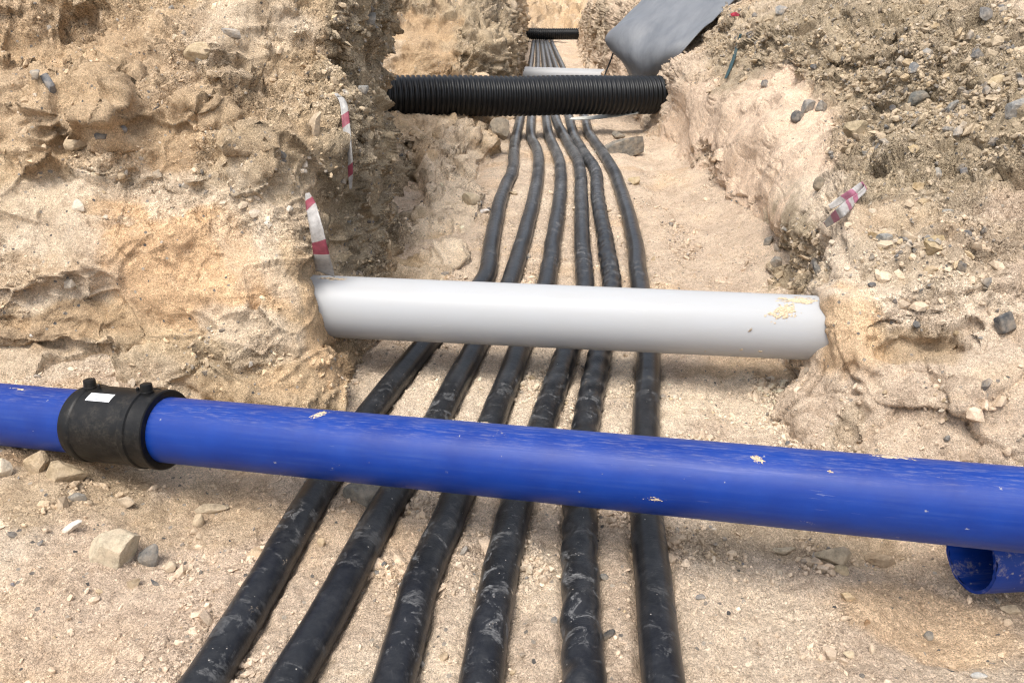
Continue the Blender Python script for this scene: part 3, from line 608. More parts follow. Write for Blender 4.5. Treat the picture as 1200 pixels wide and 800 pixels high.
# ------------------------------------------------------------------ where does a line of sight meet the soil
ALLP = np.concatenate([t[0] for t in TERR]); ALLN = np.concatenate([t[1] for t in TERR])
APX = np.concatenate([t[2] for t in TERR]); APY = np.concatenate([t[3] for t in TERR]); AD = np.concatenate([t[4] for t in TERR])
def surf(px, py, r=4.0):
    m = np.where((np.abs(APX-px) < r) & (np.abs(APY-py) < r) & (AD > 0.3))[0]
    if len(m) == 0: return surf(px, py, r*2)
    dm = AD[m].min(); m = m[AD[m] < dm*1.03+0.01]
    n = ALLN[m].mean(0); n /= np.linalg.norm(n)
    if n @ (np.array([0, 0, CAMZ])-ALLP[m].mean(0)) < 0: n = -n
    return P(px, py, float(np.median(AD[m]))), n, float(np.median(AD[m]))

# ------------------------------------------------------------------ gravel lying in the soil
scatter('gravel', [0], 11000, 0.0035, 0.014, 2.2, 11, 'loose small gravel and sand crumbs over the trench floor', 0.07, 0.0, maxd=6, palemin=0.95, bright=0.96)
scatter('gravel', [1, 2, 3], 9000, 0.005, 0.026, 2.0, 12, 'broken stone chips in the left earth banks', 0.22, 0.25, maxd=11)
scatter('soil_clods', [0], 2000, 0.008, 0.028, 1.8, 14, 'crumbled clods of soil lying over the trench floor', 0.03, 0.35, maxd=6, bright=0.90, sink=0.3, palemin=0.97)
scatter('gravel', [5], 17000, 0.005, 0.034, 1.9, 13, 'grey and tan stone chips in the right gravel bank', 0.17, 0.25, maxd=11, bright=0.86)

# ------------------------------------------------------------------ black cables
ORD = ['first', 'second', 'third', 'fourth', 'fifth', 'sixth']
NOTE = ['leftmost, smooth where it leaves the picture', 'with pale scuffs below the blue pipe', 'with a grey scuffed band near the lower edge', 'with wrinkled grey scuffs', 'with dusty ring-shaped ridges', 'rightmost, straight and shiny with a seam']
for k, c in enumerate(CPATH):
    # resample: fine near the camera, coarse far away
    s = np.concatenate([[0], np.cumsum(np.linalg.norm(np.diff(c, axis=0), axis=1))])
    q = [0.0]
    while q[-1] < s[-1]:
        y = np.interp(q[-1], s, c[:, 1]); q.append(q[-1]+max(0.009, 0.0045*y))
    q = np.array(q[:-1]); path = np.stack([np.interp(q, s, c[:, i]) for i in range(3)], -1)
    nb = path*np.array([3.0, 3.0, 3.0])+k*5
    path[:, 0] += 0.006*vnoise(nb, 40+k); path[:, 2] += 0.006*vnoise(nb+50, 41+k)+0.002
    ns = 40 if k == 5 else 24; th = np.arange(ns)/ns*2*np.pi
    S, T = np.meshgrid(q, th, indexing='ij')
    ring = 0.0025*np.sin(2*np.pi*S/0.115+T+1.5*np.interp(q, q, vnoise(nb*1.3, 60+k))[:, None]) if k in (4,) else 0
    wr = np.stack([S*16, np.cos(T)*1.6+k, np.sin(T)*1.6], -1).reshape(-1, 3)
    lump = vnoise(wr, 70+k).reshape(S.shape)
    hel = np.sin(2*np.pi*S/(0.16+0.02*k)+T*1.0)
    am = [0.0006, 0.0005, 0.0008, 0.0016, 0.0026, 0.0003][k]
    am2 = am*(0.4+1.2*sstep(-0.3, 0.5, vnoise(nb*0.5+3, 80+k)))[:, None]
    rad = CR+ring+am2*lump*1.3+am2*np.maximum(hel, 0)**3*1.4
    if k == 5: rad = rad+0.0022*np.exp(-((T-2.05)/0.10)**2)
    V, F, uv, _ = tube(path, rad, ns, path[len(path)//6])
    o = obj('black_cable', mesh_np('black_cable', V, F, uv=uv), cable_material('cable_sheath', k+1, (0.35, 0.45, 0.6, 0.9, 1.0, 0.25)[k])); o.location = path[len(path)//6]
    tag(o, ORD[k]+' thick black cable from the left, '+NOTE[k], 'cable', 'six black cables laid along the trench')

# ------------------------------------------------------------------ pipes
def hollow_pipe(a, b, R, wall, n, nseg, loc, rough_end=0.0, seed=0):
    rs = np.random.RandomState(seed)
    a, b = np.asarray(a), np.asarray(b); L = np.linalg.norm(b-a); tdir = (b-a)/L
    out = line(a, b, n); path = np.concatenate([line(a+tdir*0.003, b-tdir*0.003, n)])
    V, F, uv, s = tube(out, np.full(n, R), nseg, loc)
    Vi, Fi, uvi, _ = tube(out, np.full(n, R-wall), nseg, loc); Fi = Fi[:, ::-1]; uvi = uvi.reshape(-1, 4, 2)[:, ::-1].reshape(-1, 2)
    m = len(V); i = np.arange(nseg); j = (i+1) % nseg
    cap0 = np.stack([i, i+m, j+m, j], -1); e = (n-1)*nseg; cap1 = np.stack([e+i, e+j, e+j+m, e+i+m], -1)
    rim = np.concatenate([V[:nseg], Vi[:nseg], V[e:e+nseg], Vi[e:e+nseg]]); VV = np.concatenate([V, Vi, rim]); o0 = 2*m
    cap0 = np.stack([o0+i, o0+nseg+i, o0+nseg+j, o0+j], -1); cap1 = np.stack([o0+2*nseg+i, o0+2*nseg+j, o0+3*nseg+j, o0+3*nseg+i], -1)
    FF = np.concatenate([F, Fi+m, cap0, cap1]); uu = np.concatenate([uv, uvi, np.zeros((len(cap0)*4, 2)), np.zeros((len(cap1)*4, 2))])
    return VV, FF, uu

# blue pipe with its coupling
BR = 0.10
A0 = P(0, 485, 2.50); A1 = P(1200, 597, 1.80); bdir = (A1-A0)/np.linalg.norm(A1-A0)
Bs, Be = A0-bdir*0.9, A1+bdir*0.9
def along(px):                                          # distance along the blue axis at a picture column
    t = np.linspace(0, np.linalg.norm(Be-Bs), 4000); q = Bs+bdir*t[:, None]; X, Y, D = project(q); return float(np.interp(px, X, t))
t0, t1 = along(100), along(197)
blue = empty('blue_water_pipe', Bs+bdir*t0)
bl = np.array(blue.location)
tag(blue, 'long blue pipe crossing over all six cables, with a black coupling at left', 'pipe')
Lb = np.linalg.norm(Be-Bs); nring = 260
for (sa, sb, nm) in ((0, t0+0.08, 60), (t0+0.10, Lb, 240)):
    path = line(Bs+bdir*sa, Bs+bdir*sb, nm)
    V, F, uv, _ = tube(path, np.full(nm, BR), 72, bl); obj('pipe_section', mesh_np('pipe_section', V, F, uv=uv), M['blue'], blue)
T_, A_, B_ = frame_path(np.stack([Bs, Be])); ax, aa, ab = T_[0], A_[0], B_[0]
def lathe(profile, base, axis, u, v, nseg, loc):
    th = np.arange(nseg)/nseg*2*np.pi
    V = np.concatenate([base+axis*s+r*(np.cos(th)[:, None]*u+np.sin(th)[:, None]*v) for s, r in profile])-np.asarray(loc)
    n = len(profile); i = np.arange(n*nseg).reshape(n, nseg); j = np.roll(i, -1, 1)
    return V, np.stack([i[:-1], j[:-1], j[1:], i[1:]], -1).reshape(-1, 4)
LC = t1-t0
prof = [(0, 0.1005), (0, 0.110), (0.004, 0.1135), (0.022, 0.1160), (0.026, 0.1215), (0.040, 0.1225), (0.046, 0.1215), (0.050, 0.1185), (LC-0.085, 0.1185), (LC-0.082, 0.1235), (LC-0.078, 0.1245), (LC-0.060, 0.1245), (LC-0.056, 0.1195), (LC-0.040, 0.118), (LC-0.024, 0.118), (LC-0.020, 0.123), (LC-0.003, 0.123), (LC, 0.1195), (LC, 0.1005)]
V, F = lathe(prof, Bs+bdir*t0, ax, aa, ab, 72, bl)
cp = obj('coupling', crisp(mesh_np('coupling', V, F)), M['coupler'], blue); cp['label'] = 'black electrofusion style coupling sleeve with two terminals'
cp['label'] = 'scuffed black coupling sleeve with two terminal studs'
for sc_ in (0.046, LC-0.052):
    th = math.radians(97); dirn = math.cos(th)*aa+math.sin(th)*ab
    # tilt the studs a little away from the viewer
    dirn = dirn/np.linalg.norm(dirn); e1 = ax; e2 = np.cross(dirn, e1)
    base = Bs+bdir*(t0+sc_)+dirn*0.112
    V, F = lathe([(0, 0.0), (0, 0.021), (0.012, 0.020), (0.013, 0.0185), (0.030, 0.0175), (0.034, 0.0165), (0.035, 0.014), (0.035, 0.0)], base, dirn, e1, e2, 24, bl)
    tm = obj('terminal_stud', crisp(mesh_np('terminal_stud', V, F)), M['coupler'], cp)
    sg = 1 if sc_ < 0.1 else -1
    V, F = lathe([(0, 0.0), (0, 0.006), (0.019, 0.005), (0.021, 0.003), (0.021, 0.0)], base+ax*0.032*sg, dirn, e1, e2, 12, bl)
    obj('indicator_pin', crisp(mesh_np('indicator_pin', V, F)), M['coupler'], cp)
def curved_patch(s0, s1, th0, th1, R, skew, ns, nt, loc):
    S = np.linspace(s0, s1, ns); TH = np.radians(np.linspace(th0, th1, nt))
    Vt = np.array([[Bs+bdir*(t0+s+skew*j/(nt-1))+R*(math.cos(t)*aa+math.sin(t)*ab) for s in S] for j, t in enumerate(TH)])-loc
    Vb = Vt.copy(); return Vt.reshape(-1, 3), grid_faces(nt, ns)
V, F = curved_patch(0.075, 0.160, 67, 83, 0.1192, 0.0, 8, 8, bl); st = obj('label_sticker', mesh_np('label_sticker', V, F), M['sticker'], cp)
for r in range(3):
    V, F = curved_patch(0.082+0.004*r, 0.148-0.007*r, 70+4*r, 71.5+4*r, 0.1198, 0.0, 8, 2, bl); obj('print_line', mesh_np('print_line', V, F), M['ink'], cp)

def mud_blob(parent, on, R, s, thd, ls, lt, seed, loc, base, d, u, v, rot=0.0, mat='mud', thick=0.004):
    """a crust of dried soil on a round pipe: irregular outline, bumpy top"""
    n = 64; g = np.linspace(-1.15, 1.15, n); X, Y = np.meshgrid(g, g)
    q = np.stack([X.ravel()*2.2, Y.ravel()*2.2, np.full(n*n, seed*3.1)], -1)
    r = np.sqrt(X**2+Y**2).ravel()+0.60*fbm(q*1.2, 6, seed, 0.72); r = r-r.min()
    h = np.clip((0.85-r)*2.2, 0, 1)**0.5*thick*(0.7+0.9*vnoise(q*5, seed+3))
    keep = (r < 0.86).reshape(n, n)
    c, si = math.cos(rot), math.sin(rot); SX = (X*c*ls-Y*si*lt).ravel(); SY = (X*si*ls+Y*c*lt).ravel()
    th = math.radians(thd)+SY/R
    V = base+d*(s+SX)[:, None]+(R-0.001+h)[:, None]*(np.cos(th)[:, None]*u+np.sin(th)[:, None]*v)-loc
    F = grid_faces(n, n); i = np.arange(n*n).reshape(n, n); k = keep[:-1, :-1] & keep[1:, 1:] & keep[:-1, 1:] & keep[1:, :-1]
    F = F[k.ravel()]
    us, inv = np.unique(F, return_inverse=True)
    return obj('dried_mud', mesh_np('dried_mud', V[us], inv.reshape(F.shape)), M[mat], parent)
def on_blue(px, py):                                    # angle on the pipe seen at that pixel
    tt = along(px); best = None
    for thd in range(-80, 120, 2):
        a = math.radians(thd)
        for dt in (-0.03, 0, 0.03): pass
        q = (Bs+bdir*tt+BR*(math.cos(a)*aa+math.sin(a)*ab))[None]; X, Y, D = project(q)
        e = abs(Y[0]-py)
        if best is None or e < best[0]: best = (e, thd, X[0])
    return tt+(px-best[2])*0.0023, best[1]
for (px, py, ls, lt, rot, sd_) in ((375, 485, 0.060, 0.021, 0.85, 21), (768, 584, 0.030, 0.010, 0.0, 4), (1045, 536, 0.085, 0.013, 0.0, 25), (888, 539, 0.032, 0.014, -0.5, 26), (975, 554, 0.012, 0.008, 0, 27), (25, 455, 0.07, 0.014, 0, 28), (568, 492, 0.026, 0.008, 0, 29), (60, 452, 0.05, 0.009, 0, 31)):
    s_, t_ = on_blue(px, py); mud_blob(blue, None, BR, s_, t_, ls, lt, sd_, bl, Bs, bdir, aa, ab, rot, thick=0.003)

# short blue pipe below, its open cut end facing the trench
e0 = P(1137, 649, 2.02); e1 = e0+np.array([1.3, 0.10, -0.01])
V, F, uv = hollow_pipe(e0, e1, BR, 0.0095, 40, 64, e0)
# saw marks: the cut edge is a little uneven
rr = np.random.RandomState(3).rand(len(V)); dcut = V @ ((e1-e0)/np.linalg.norm(e1-e0)); V[:, 0] += np.where(dcut < 0.001, (rr-0.5)*0.006, 0)
o = obj('blue_water_pipe', mesh_np('blue_water_pipe', V, F, uv=uv), blue_material(1.0)); o.location = e0
tag(o, 'open cut end of a blue pipe lying beneath the long blue pipe', 'pipe')

# pale grey pipe over the cables
WR = 0.125
W0, W1 = P(362, 358, 3.12), P(962, 384.5, 2.96); wd = (W1-W0)/np.linalg.norm(W1-W0)
Ws, We = W0-wd*0.35, W1+wd*0.45
V, F, uv = hollow_pipe(Ws, We, WR, 0.005, 80, 72, Ws)
white = obj('white_pipe', mesh_np('white_pipe', V, F, uv=uv), M['white']); white.location = Ws
tag(white, 'large pale grey plastic pipe lying across the cables, behind the blue pipe', 'pipe')
T_, A_, B_ = frame_path(np.stack([Ws, We])); wa, wb = A_[0], B_[0]
Lw0 = 0.35; Lw = np.linalg.norm(W1-W0)
for (f, thd, ls, lt, rot, sd_) in ((0.918, 50, 0.095, 0.048, 0.35, 11), (0.95, 78, 0.13, 0.040, 0.1, 12), (0.06, 84, 0.12, 0.016, 0, 13), (0.855, 15, 0.014, 0.005, 0.8, 14), (0.845, -25, 0.012, 0.007, 0.8, 15), (0.88, -27, 0.012, 0.006, 0, 16), (0.78, -35, 0.006, 0.005, 0, 17)):
    mud_blob(white, None, WR, Lw0+Lw*f, thd, ls, lt, sd_, Ws, Ws, wd, wa, wb, rot, thick=0.006)

def corrugated(name, a, b, R, pitch, depth, nseg, label):
    a, b = np.asarray(a), np.asarray(b); L = np.linalg.norm(b-a); nr = int(L/pitch)*8
    s = np.linspace(0, L, nr); f = (s/pitch) % 1.0
    rad = R-depth*(1-sstep(0.0, 0.18, f)*sstep(0.72, 0.55, f))
    path = a+(b-a)/L*s[:, None]; path[:, 2] += -0.010*np.sin(s/L*np.pi)
    path += np.stack([0*s, 0.004*np.sin(s*3.1), 0.004*np.sin(s*4.7+1)], -1)
    V, F, uv, _ = tube(path, rad, nseg, a)
    Vi, Fi, _, _ = tube(path[::20], np.full(len(path[::20]), R-depth-0.006), nseg, a)
    V, F = join([(V, F), (Vi, Fi[:, ::-1])])
    o = obj(name, mesh_np(name, V, F), M['corr']); o.location = a
    return tag(o, label, 'pipe')
k1, k2 = P(449, 112, 7.45), P(784, 110.5, 8.25); kd = (k2-k1)/np.linalg.norm(k2-k1)
corrugated('corrugated_pipe', k1-kd*0.8, k2+kd*0.45, 0.197, 0.0515, 0.020, 56, 'large black corrugated pipe crossing the trench, nearer of the two')
f1, f2 = P(606, 39.5, 21.0), P(684, 40, 21.0)
corrugated('corrugated_pipe', f1, f2+np.array([0.8, 0, 0]), 0.155, 0.055, 0.02, 32, 'small-looking black corrugated pipe at the far end of the trench')
g1, g2 = P(590, 87, 12.6), P(712, 92, 12.2)
V, F, uv = hollow_pipe(g1, g2+np.array([0.4, 0, 0]), 0.125, 0.005, 30, 40, g1)
o = obj('white_pipe', mesh_np('white_pipe', V, F, uv=uv), M['white']); o.location = g1
tag(o, 'distant white pipe showing just above the near corrugated pipe', 'pipe')

# ------------------------------------------------------------------ grey membrane hanging off the right bank
mem = np.array([
 [(905, -60, 8.6), (868, -8, 8.35), (838, 22, 8.1), (808, 52, 7.95), (787, 78, 8.15), (776, 105, 8.7)],
 [(875, -62, 8.75), (835, -8, 8.45), (806, 24, 8.2), (783, 54, 8.05), (770, 82, 8.25), (764, 106, 8.7)],
 [(840, -58, 9.1), (800, -5, 8.7), (772, 27, 8.42), (757, 58, 8.3), (755, 86, 8.4), (754, 106, 8.75)],
 [(812, -50, 9.15), (768, 4, 8.75), (742, 30, 8.5), (737, 60, 8.45), (745, 86, 8.55), (747, 104, 8.8)],
 [(795, -44, 9.25), (745, 14, 8.9), (722, 36, 8.7), (722, 58, 8.65), (738, 80, 8.7), (745, 98, 8.9)],
 [(788, -38, 9.4), (733, 20, 9.1), (711, 41, 8.95), (713, 56, 8.9), (730, 74, 8.95), (742, 94, 9.1)],
 [(790, -36, 9.6), (736, 24, 9.4), (714, 45, 9.25), (717, 58, 9.2), (733, 75, 9.25), (744, 95, 9.35)]], float)
C = P(mem[..., 0], mem[..., 1], mem[..., 2])
Am = cr_eval(C, np.arange(7.0), np.linspace(0, 6, 90)); Am = np.swapaxes(cr_eval(np.swapaxes(Am, 0, 1), np.arange(6.0), np.linspace(0, 5, 100)), 0, 1)
nm = grid_normals(Am); pm = Am.reshape(-1, 3); Am = Am+nm*(0.010*fbm(pm*np.array([2.2, 2.2, 1.2]), 3, 90)-0.035*np.abs(vnoise(pm*np.array([2.6, 2.6, 1.6])+4, 93))).reshape(90, 100, 1)
back = Am+nm*0.012
V = np.concatenate([Am.reshape(-1, 3), back.reshape(-1, 3)]); F = grid_faces(90, 100); nb_ = 9000
i = np.arange(9000).reshape(90, 100)
rim = np.concatenate([i[0, :], i[1:, -1], i[-1, -2::-1], i[-2:0:-1, 0]]); r2 = np.roll(rim, -1)
F = np.concatenate([F, F[:, ::-1]+nb_, np.stack([rim, rim+nb_, r2+nb_, r2], -1)])
UVm = np.stack(np.meshgrid(np.linspace(0, 1, 100), np.linspace(0, 1, 90)), -1).reshape(-1, 2)
c0 = Am.reshape(-1, 3).mean(0); o = obj('plastic_sheet', mesh_np('plastic_sheet', V-c0, F, uv=np.concatenate([UVm, UVm])[F.ravel()]), sheet_material()); o.location = c0
tag(o, 'stiff grey plastic sheet curling over the right bank above the corrugated pipe', 'sheet')

def ribbon(name, pts, width, mat, thick=0.0012, wdir=None, seed=0, crumple=0.004, n=60):
    """strip with thickness following points; wdir = list of width directions"""
    c = spline(np.asarray(pts, float), n); T = np.gradient(c, axis=0); T /= np.linalg.norm(T, axis=1, keepdims=True)
    W = cr_eval(np.asarray(wdir, float), np.arange(float(len(wdir))), np.linspace(0, len(wdir)-1, n)) if len(wdir) > 1 else np.repeat(np.asarray(wdir, float), n, 0)
    W = W-T*(W*T).sum(1, keepdims=True); W /= np.linalg.norm(W, axis=1, keepdims=True)
    wid = cr_eval(np.asarray(width, float).reshape(-1, 1), np.arange(float(len(width))), np.linspace(0, len(width)-1, n))[:, 0]
    m = 7; g = np.linspace(-0.5, 0.5, m); Nn = np.cross(T, W)
    V = c[:, None]+g[None, :, None]*wid[:, None, None]*W[:, None]
    q = np.stack([np.repeat(np.linspace(0, 6, n)[:, None], m, 1), np.repeat(g[None]*2, n, 0), np.full((n, m), seed*1.0)], -1).reshape(-1, 3)
    V = V+Nn[:, None]*(crumple*fbm(q, 3, seed)).reshape(n, m, 1)
    Vb = V-Nn[:, None]*thick; V2 = np.concatenate([V.reshape(-1, 3), Vb.reshape(-1, 3)])
    F = grid_faces(n, m); i = np.arange(n*m).reshape(n, m)
    rim = np.concatenate([i[0, :], i[1:, -1], i[-1, -2::-1], i[-2:0:-1, 0]]); r2 = np.roll(rim, -1)
    FF = np.concatenate([F, F[:, ::-1]+n*m, np.stack([rim, rim+n*m, r2+n*m, r2], -1)])
    s = np.concatenate([[0], np.cumsum(np.linalg.norm(np.diff(c, axis=0), axis=1))])
    U = np.stack([np.repeat(s[:, None], m, 1), np.repeat(g[None]*0.05, n, 0)], -1).reshape(-1, 2); U = np.concatenate([U, U])
    o = obj(name, mesh_np(name, V2-c[0], FF, uv=U[FF.ravel()]), mat); o.location = c[0]; return o
def on_surf(pts, off): 
    out = []
    for (x, y) in pts:
        p, n, d = surf(x, y, 6); out.append(P(x, y, d-off))
    return out

# pale strip seen under the corrugated pipe
o = ribbon('plastic_strip', [P(668, 139, 8.6), P(690, 138, 8.4), P(715, 135.5, 8.2), P(748, 132, 8.1)], [0.04, 0.06, 0.07, 0.03], M['pale'], 0.006, [(0.2, 1, 0.45)], 5, 0.006)
tag(o, 'pale plastic strip just below the near corrugated pipe', 'strip')
# black strap hanging by the sheet
pp = spline([P(720, 58, 9.3), P(716, 70, 9.2), P(711, 82, 9.1), P(706, 95, 9.05)], 24)
V, F, uv, _ = tube(pp, np.full(24, 0.010), 10, pp[0]); o = obj('thin_cable', mesh_np('thin_cable', V, F), M['cord']); o.location = pp[0]
tag(o, 'thin black cable hanging down left of the grey sheet', 'cable')
# teal strap lying on the right bank
o = ribbon('teal_strap', on_surf([(868, 40), (863, 58), (857, 76), (850, 92)], 0.07), [0.022, 0.028, 0.028, 0.02], M['teal'], 0.004, [(1, -0.2, 0.3)], 7, 0.006)
tag(o, 'dull teal strap hanging on the gravel bank right of the grey sheet', 'strap')
o = ribbon('red_scrap', on_surf([(853, 20), (860, 17), (866, 18)], 0.03), [0.02, 0.04, 0.02], M['redp'], 0.003, [(0, 0.3, 1)], 8, 0.01, 20)
tag(o, 'small red plastic scrap on the bank beside the grey sheet', 'scrap')

# ------------------------------------------------------------------ red and white barrier tape
def tape_pts(pts, off):
    ds = [surf(x, y, 6)[2] for x, y in pts]; return ds
d_ = tape_pts([(392, 112), (402, 140), (408, 180), (411, 218)], 0)
o = ribbon('barrier_tape', [P(393, 109, 3.30), P(402, 120, 3.24), (P(406, 150, 3.22)), P(410, 185, 3.24), P(411, 222, 3.33)], [0.014, 0.030, 0.032, 0.026, 0.012], tape_material('tape_upper', (0.38, 0.365, 0.345), (0.25, 0.05, 0.075), 0.215, 0.25, 0.30), 0.0008, [(0.8, 0.5, 0.1), (1, 0.5, 0.1), (0.8, -0.5, 0), (1, 0.6, 0)], 3, 0.004)
tag(o, 'upper narrow red and white tape hanging on the left corner of the bank', 'barrier tape', 'red and white barrier tapes')
o = ribbon('barrier_tape', [P(360, 226, 2.98), P(364, 240, 2.90), P(371, 270, 2.87), P(377, 300, 2.92), P(381, 321, 3.02)], [0.016, 0.040, 0.060, 0.075, 0.082], tape_material('tape_lower', (0.38, 0.36, 0.34), (0.25, 0.05, 0.075), 0.20, 0.28, 0.70), 0.0008, [(1, -0.4, 0.1), (1, -0.4, 0.1), (1, -0.5, 0.15)], 4, 0.004)
tag(o, 'wider red and white tape hanging just above the pale pipe end', 'barrier tape', 'red and white barrier tapes')
def ds(x, y, off): p, n, d = surf(x, y, 5); return P(x, y, d-off)
o = ribbon('barrier_tape', [ds(972, 243, 0.09), ds(985, 235, 0.11), ds(1000, 226, 0.10), ds(1012, 217, 0.07), ds(1014, 221, 0.09), ds(1003, 232, 0.13), ds(987, 247, 0.13), ds(967, 264, 0.10)], [0.022, 0.036, 0.036, 0.024, 0.024, 0.040, 0.042, 0.026], tape_material('tape_folded', (0.45, 0.43, 0.41), (0.38, 0.14, 0.21), 0.135, 0.42, 0.5), 0.0008, [(-0.5, 0.3, 0.8)], 6, 0.003, 90)
tag(o, 'folded pink and white tape lying on the right gravel bank', 'barrier tape', 'red and white barrier tapes')

# ------------------------------------------------------------------ single stones
import bmesh
def ico(sub):
    bm = bmesh.new(); bmesh.ops.create_icosphere(bm, subdivisions=sub, radius=1.0)
    V = np.array([v.co[:] for v in bm.verts]); F = np.array([[v.index for v in f.verts] for f in bm.faces]); bm.free(); return V, F
ICO = {3: ico(3), 4: ico(4)}
TANS, GREYS, DARKS, WHITES, OCHS = (0.44, 0.35, 0.25), (0.21, 0.20, 0.185), (0.085, 0.085, 0.085), (0.60, 0.55, 0.48), (0.40, 0.28, 0.14)
NST = [0]
def stone(px, py, w_, h_, color, label, cut=11, depth=0.8, rot=None, boxy=False, sink=0.30, group=None, tilt=0.0):
    NST[0] += 1; rs = np.random.RandomState(NST[0]*7+1)
    p, n, d = surf(px, py+0.15*h_, 4)
    p = P(px, py, d); sx, sy = w_/2*d/FPX, h_/2*d/FPX; sz = depth*(sx*sy)**0.5
    V, F = ICO[4 if w_ > 44 else 3]; V = V.copy()
    if boxy:
        V = np.sign(V)*np.abs(V)**0.30; V = V @ np.array([[0.94, 0.3, 0.16], [-0.3, 0.95, 0.05], [-0.14, -0.1, 0.98]])
    for _ in range(2 if boxy else cut+5):                                # break flat facets off the round
        q = rs.randn(3); q /= np.linalg.norm(q); off = 0.38+0.38*rs.rand(); t = V @ q
        V = V-np.maximum(t-off, 0)[:, None]*q*0.97
    if boxy: V = V+0*V
    V /= np.abs(V).max(0)
    V = V+0.035*np.stack([fbm(V*2.5+NST[0], 3, 5+k) for k in range(3)], -1)
    R_ = np.array([1.0, 0, 0]); U_ = np.array([0, ST, CT]); Fd = np.array([0, CT, -ST])
    a = math.radians(tilt); Rr = R_*math.cos(a)+U_*math.sin(a); Ur = -R_*math.sin(a)+U_*math.cos(a)
    W = V[:, :1]*sx*Rr+V[:, 1:2]*sy*Ur+V[:, 2:]*sz*Fd
    up = n if abs(n[2]) < 0.8 else np.array([0, 0, 1.0])
    c = p+n*(0.5-sink)*sz*0.9
    tone = 0.9+0.2*rs.rand()
    o = obj('stone', mesh_np('stone', W, F, np.concatenate([np.repeat(np.array([color])*tone, len(W), 0), np.full((len(W), 1), 0.5 if sum(color) < 0.7 else 0.95)], 1), smooth=False), M['stone']); o.location = c
    tag(o, label, 'stone', group); return o
S = stone
S(130, 648, 58, 48, (0.47, 0.40, 0.29), 'big angular tan rock with a pale top on the sand at lower left', 9, 0.9, sink=0.2)
S(173, 653, 28, 38, (0.15, 0.15, 0.145), 'dark grey stone leaning against the big tan rock', 7, 0.6, tilt=-20)
S(82, 621, 34, 12, (0.62, 0.57, 0.50), 'thin white stone sliver left of the big tan rock', 6, 0.5, tilt=38)
S(44, 545, 30, 40, (0.36, 0.27, 0.165), 'upright tan slab under the blue pipe at far left', 6, 0.6, tilt=15)
S(73, 556, 50, 44, (0.37, 0.285, 0.18), 'broad brown slab leaning under the black coupling', 6, 0.6, tilt=-15)
S(4, 552, 28, 28, (0.52, 0.45, 0.35), 'pale stone cut by the left picture edge below the blue pipe', 6, 0.7)
S(90, 583, 22, 12, (0.21, 0.195, 0.17), 'flat grey stone below the broad brown slab', 6, 0.7)
S(146, 590, 26, 16, TANS, 'rounded tan lump below the black coupling', 5, 0.7)
S(247, 598, 42, 14, (0.36, 0.29, 0.20), 'long flat tan stone left of the first cable', 6, 0.7)
S(231, 611, 16, 20, (0.42, 0.33, 0.22), 'small upright tan stone beside the long flat stone', 5, 0.8)
S(300, 648, 18, 16, (0.47, 0.35, 0.23), 'orange-tan pebble touching the left side of the first cable', 5, 0.8)
S(377, 637, 11, 14, (0.42, 0.32, 0.20), 'tan pebble between the first and second cable', 5, 0.8)
S(424, 578, 52, 40, (0.20, 0.19, 0.165), 'grey angular rock wedged between first and second cable', 7, 0.7)
S(157, 684, 16, 16, (0.42, 0.33, 0.22), 'small tan stone right below the dark grey stone', 5, 0.8)
S(200, 665, 15, 14, (0.45, 0.36, 0.26), 'round crumb of soil right of the dark grey stone', 4, 0.8)
S(183, 684, 18, 5, DARKS, 'thin dark splinter below the dark grey stone', 6, 0.5, tilt=-30)
S(15, 685, 7, 7, (0.2, 0.2, 0.22), 'tiny blue-grey pebble at the left picture edge', 5, 0.8)
S(714, 744, 18, 10, (0.06, 0.06, 0.06), 'black chip between fifth and sixth cable near the lower edge', 7, 0.5, tilt=25)
S(708, 675, 11, 11, (0.13, 0.13, 0.125), 'grey pebble beside the fifth cable below the blue pipe', 5, 0.8)
S(648, 727, 10, 9, GREYS, 'grey pebble between fourth and fifth cable', 5, 0.8)
S(520, 769, 18, 10, (0.38, 0.29, 0.19), 'tan crumb between third and fourth cable near the lower edge', 5, 0.7, tilt=35)
S(555, 692, 8, 8, WHITES, 'tiny white pebble between third and fourth cable', 5, 0.8)
S(976, 655, 46, 30, (0.34, 0.28, 0.195), 'tan boulder half sunk below the blue pipe at right', 5, 0.8)
S(982, 670, 26, 14, (0.44, 0.35, 0.22), 'pale tan stone in front of the half-sunk boulder', 6, 0.7)
S(1030, 658, 36, 18, (0.33, 0.24, 0.15), 'brown lump right of the half-sunk boulder', 5, 0.8)
S(920, 645, 30, 12, (0.38, 0.32, 0.23), 'flat tan stone left of the half-sunk boulder', 6, 0.6)
S(992, 699, 24, 13, (0.50, 0.38, 0.23), 'light ochre flat stone on the sand at lower right', 6, 0.6, tilt=-30)
S(1017, 730, 9, 9, (0.24, 0.14, 0.07), 'rusty brown chip on the sand at lower right', 5, 0.6)
S(995, 766, 15, 10, (0.50, 0.41, 0.28), 'pale rounded pebble on the sand at lower right', 5, 0.7)
S(1148, 793, 22, 11, (0.42, 0.42, 0.40), 'pale grey flat stone at the lower right corner', 6, 0.5)
S(1086, 745, 14, 12, (0.19, 0.18, 0.16), 'grey-brown chip on the sand below the open blue pipe', 6, 0.6)
S(822, 700, 16, 8, (0.20, 0.19, 0.18), 'flat grey chip right of the sixth cable', 6, 0.6)
S(1188, 716, 30, 14, (0.42, 0.34, 0.24), 'tan lump in front of the open blue pipe', 5, 0.7)
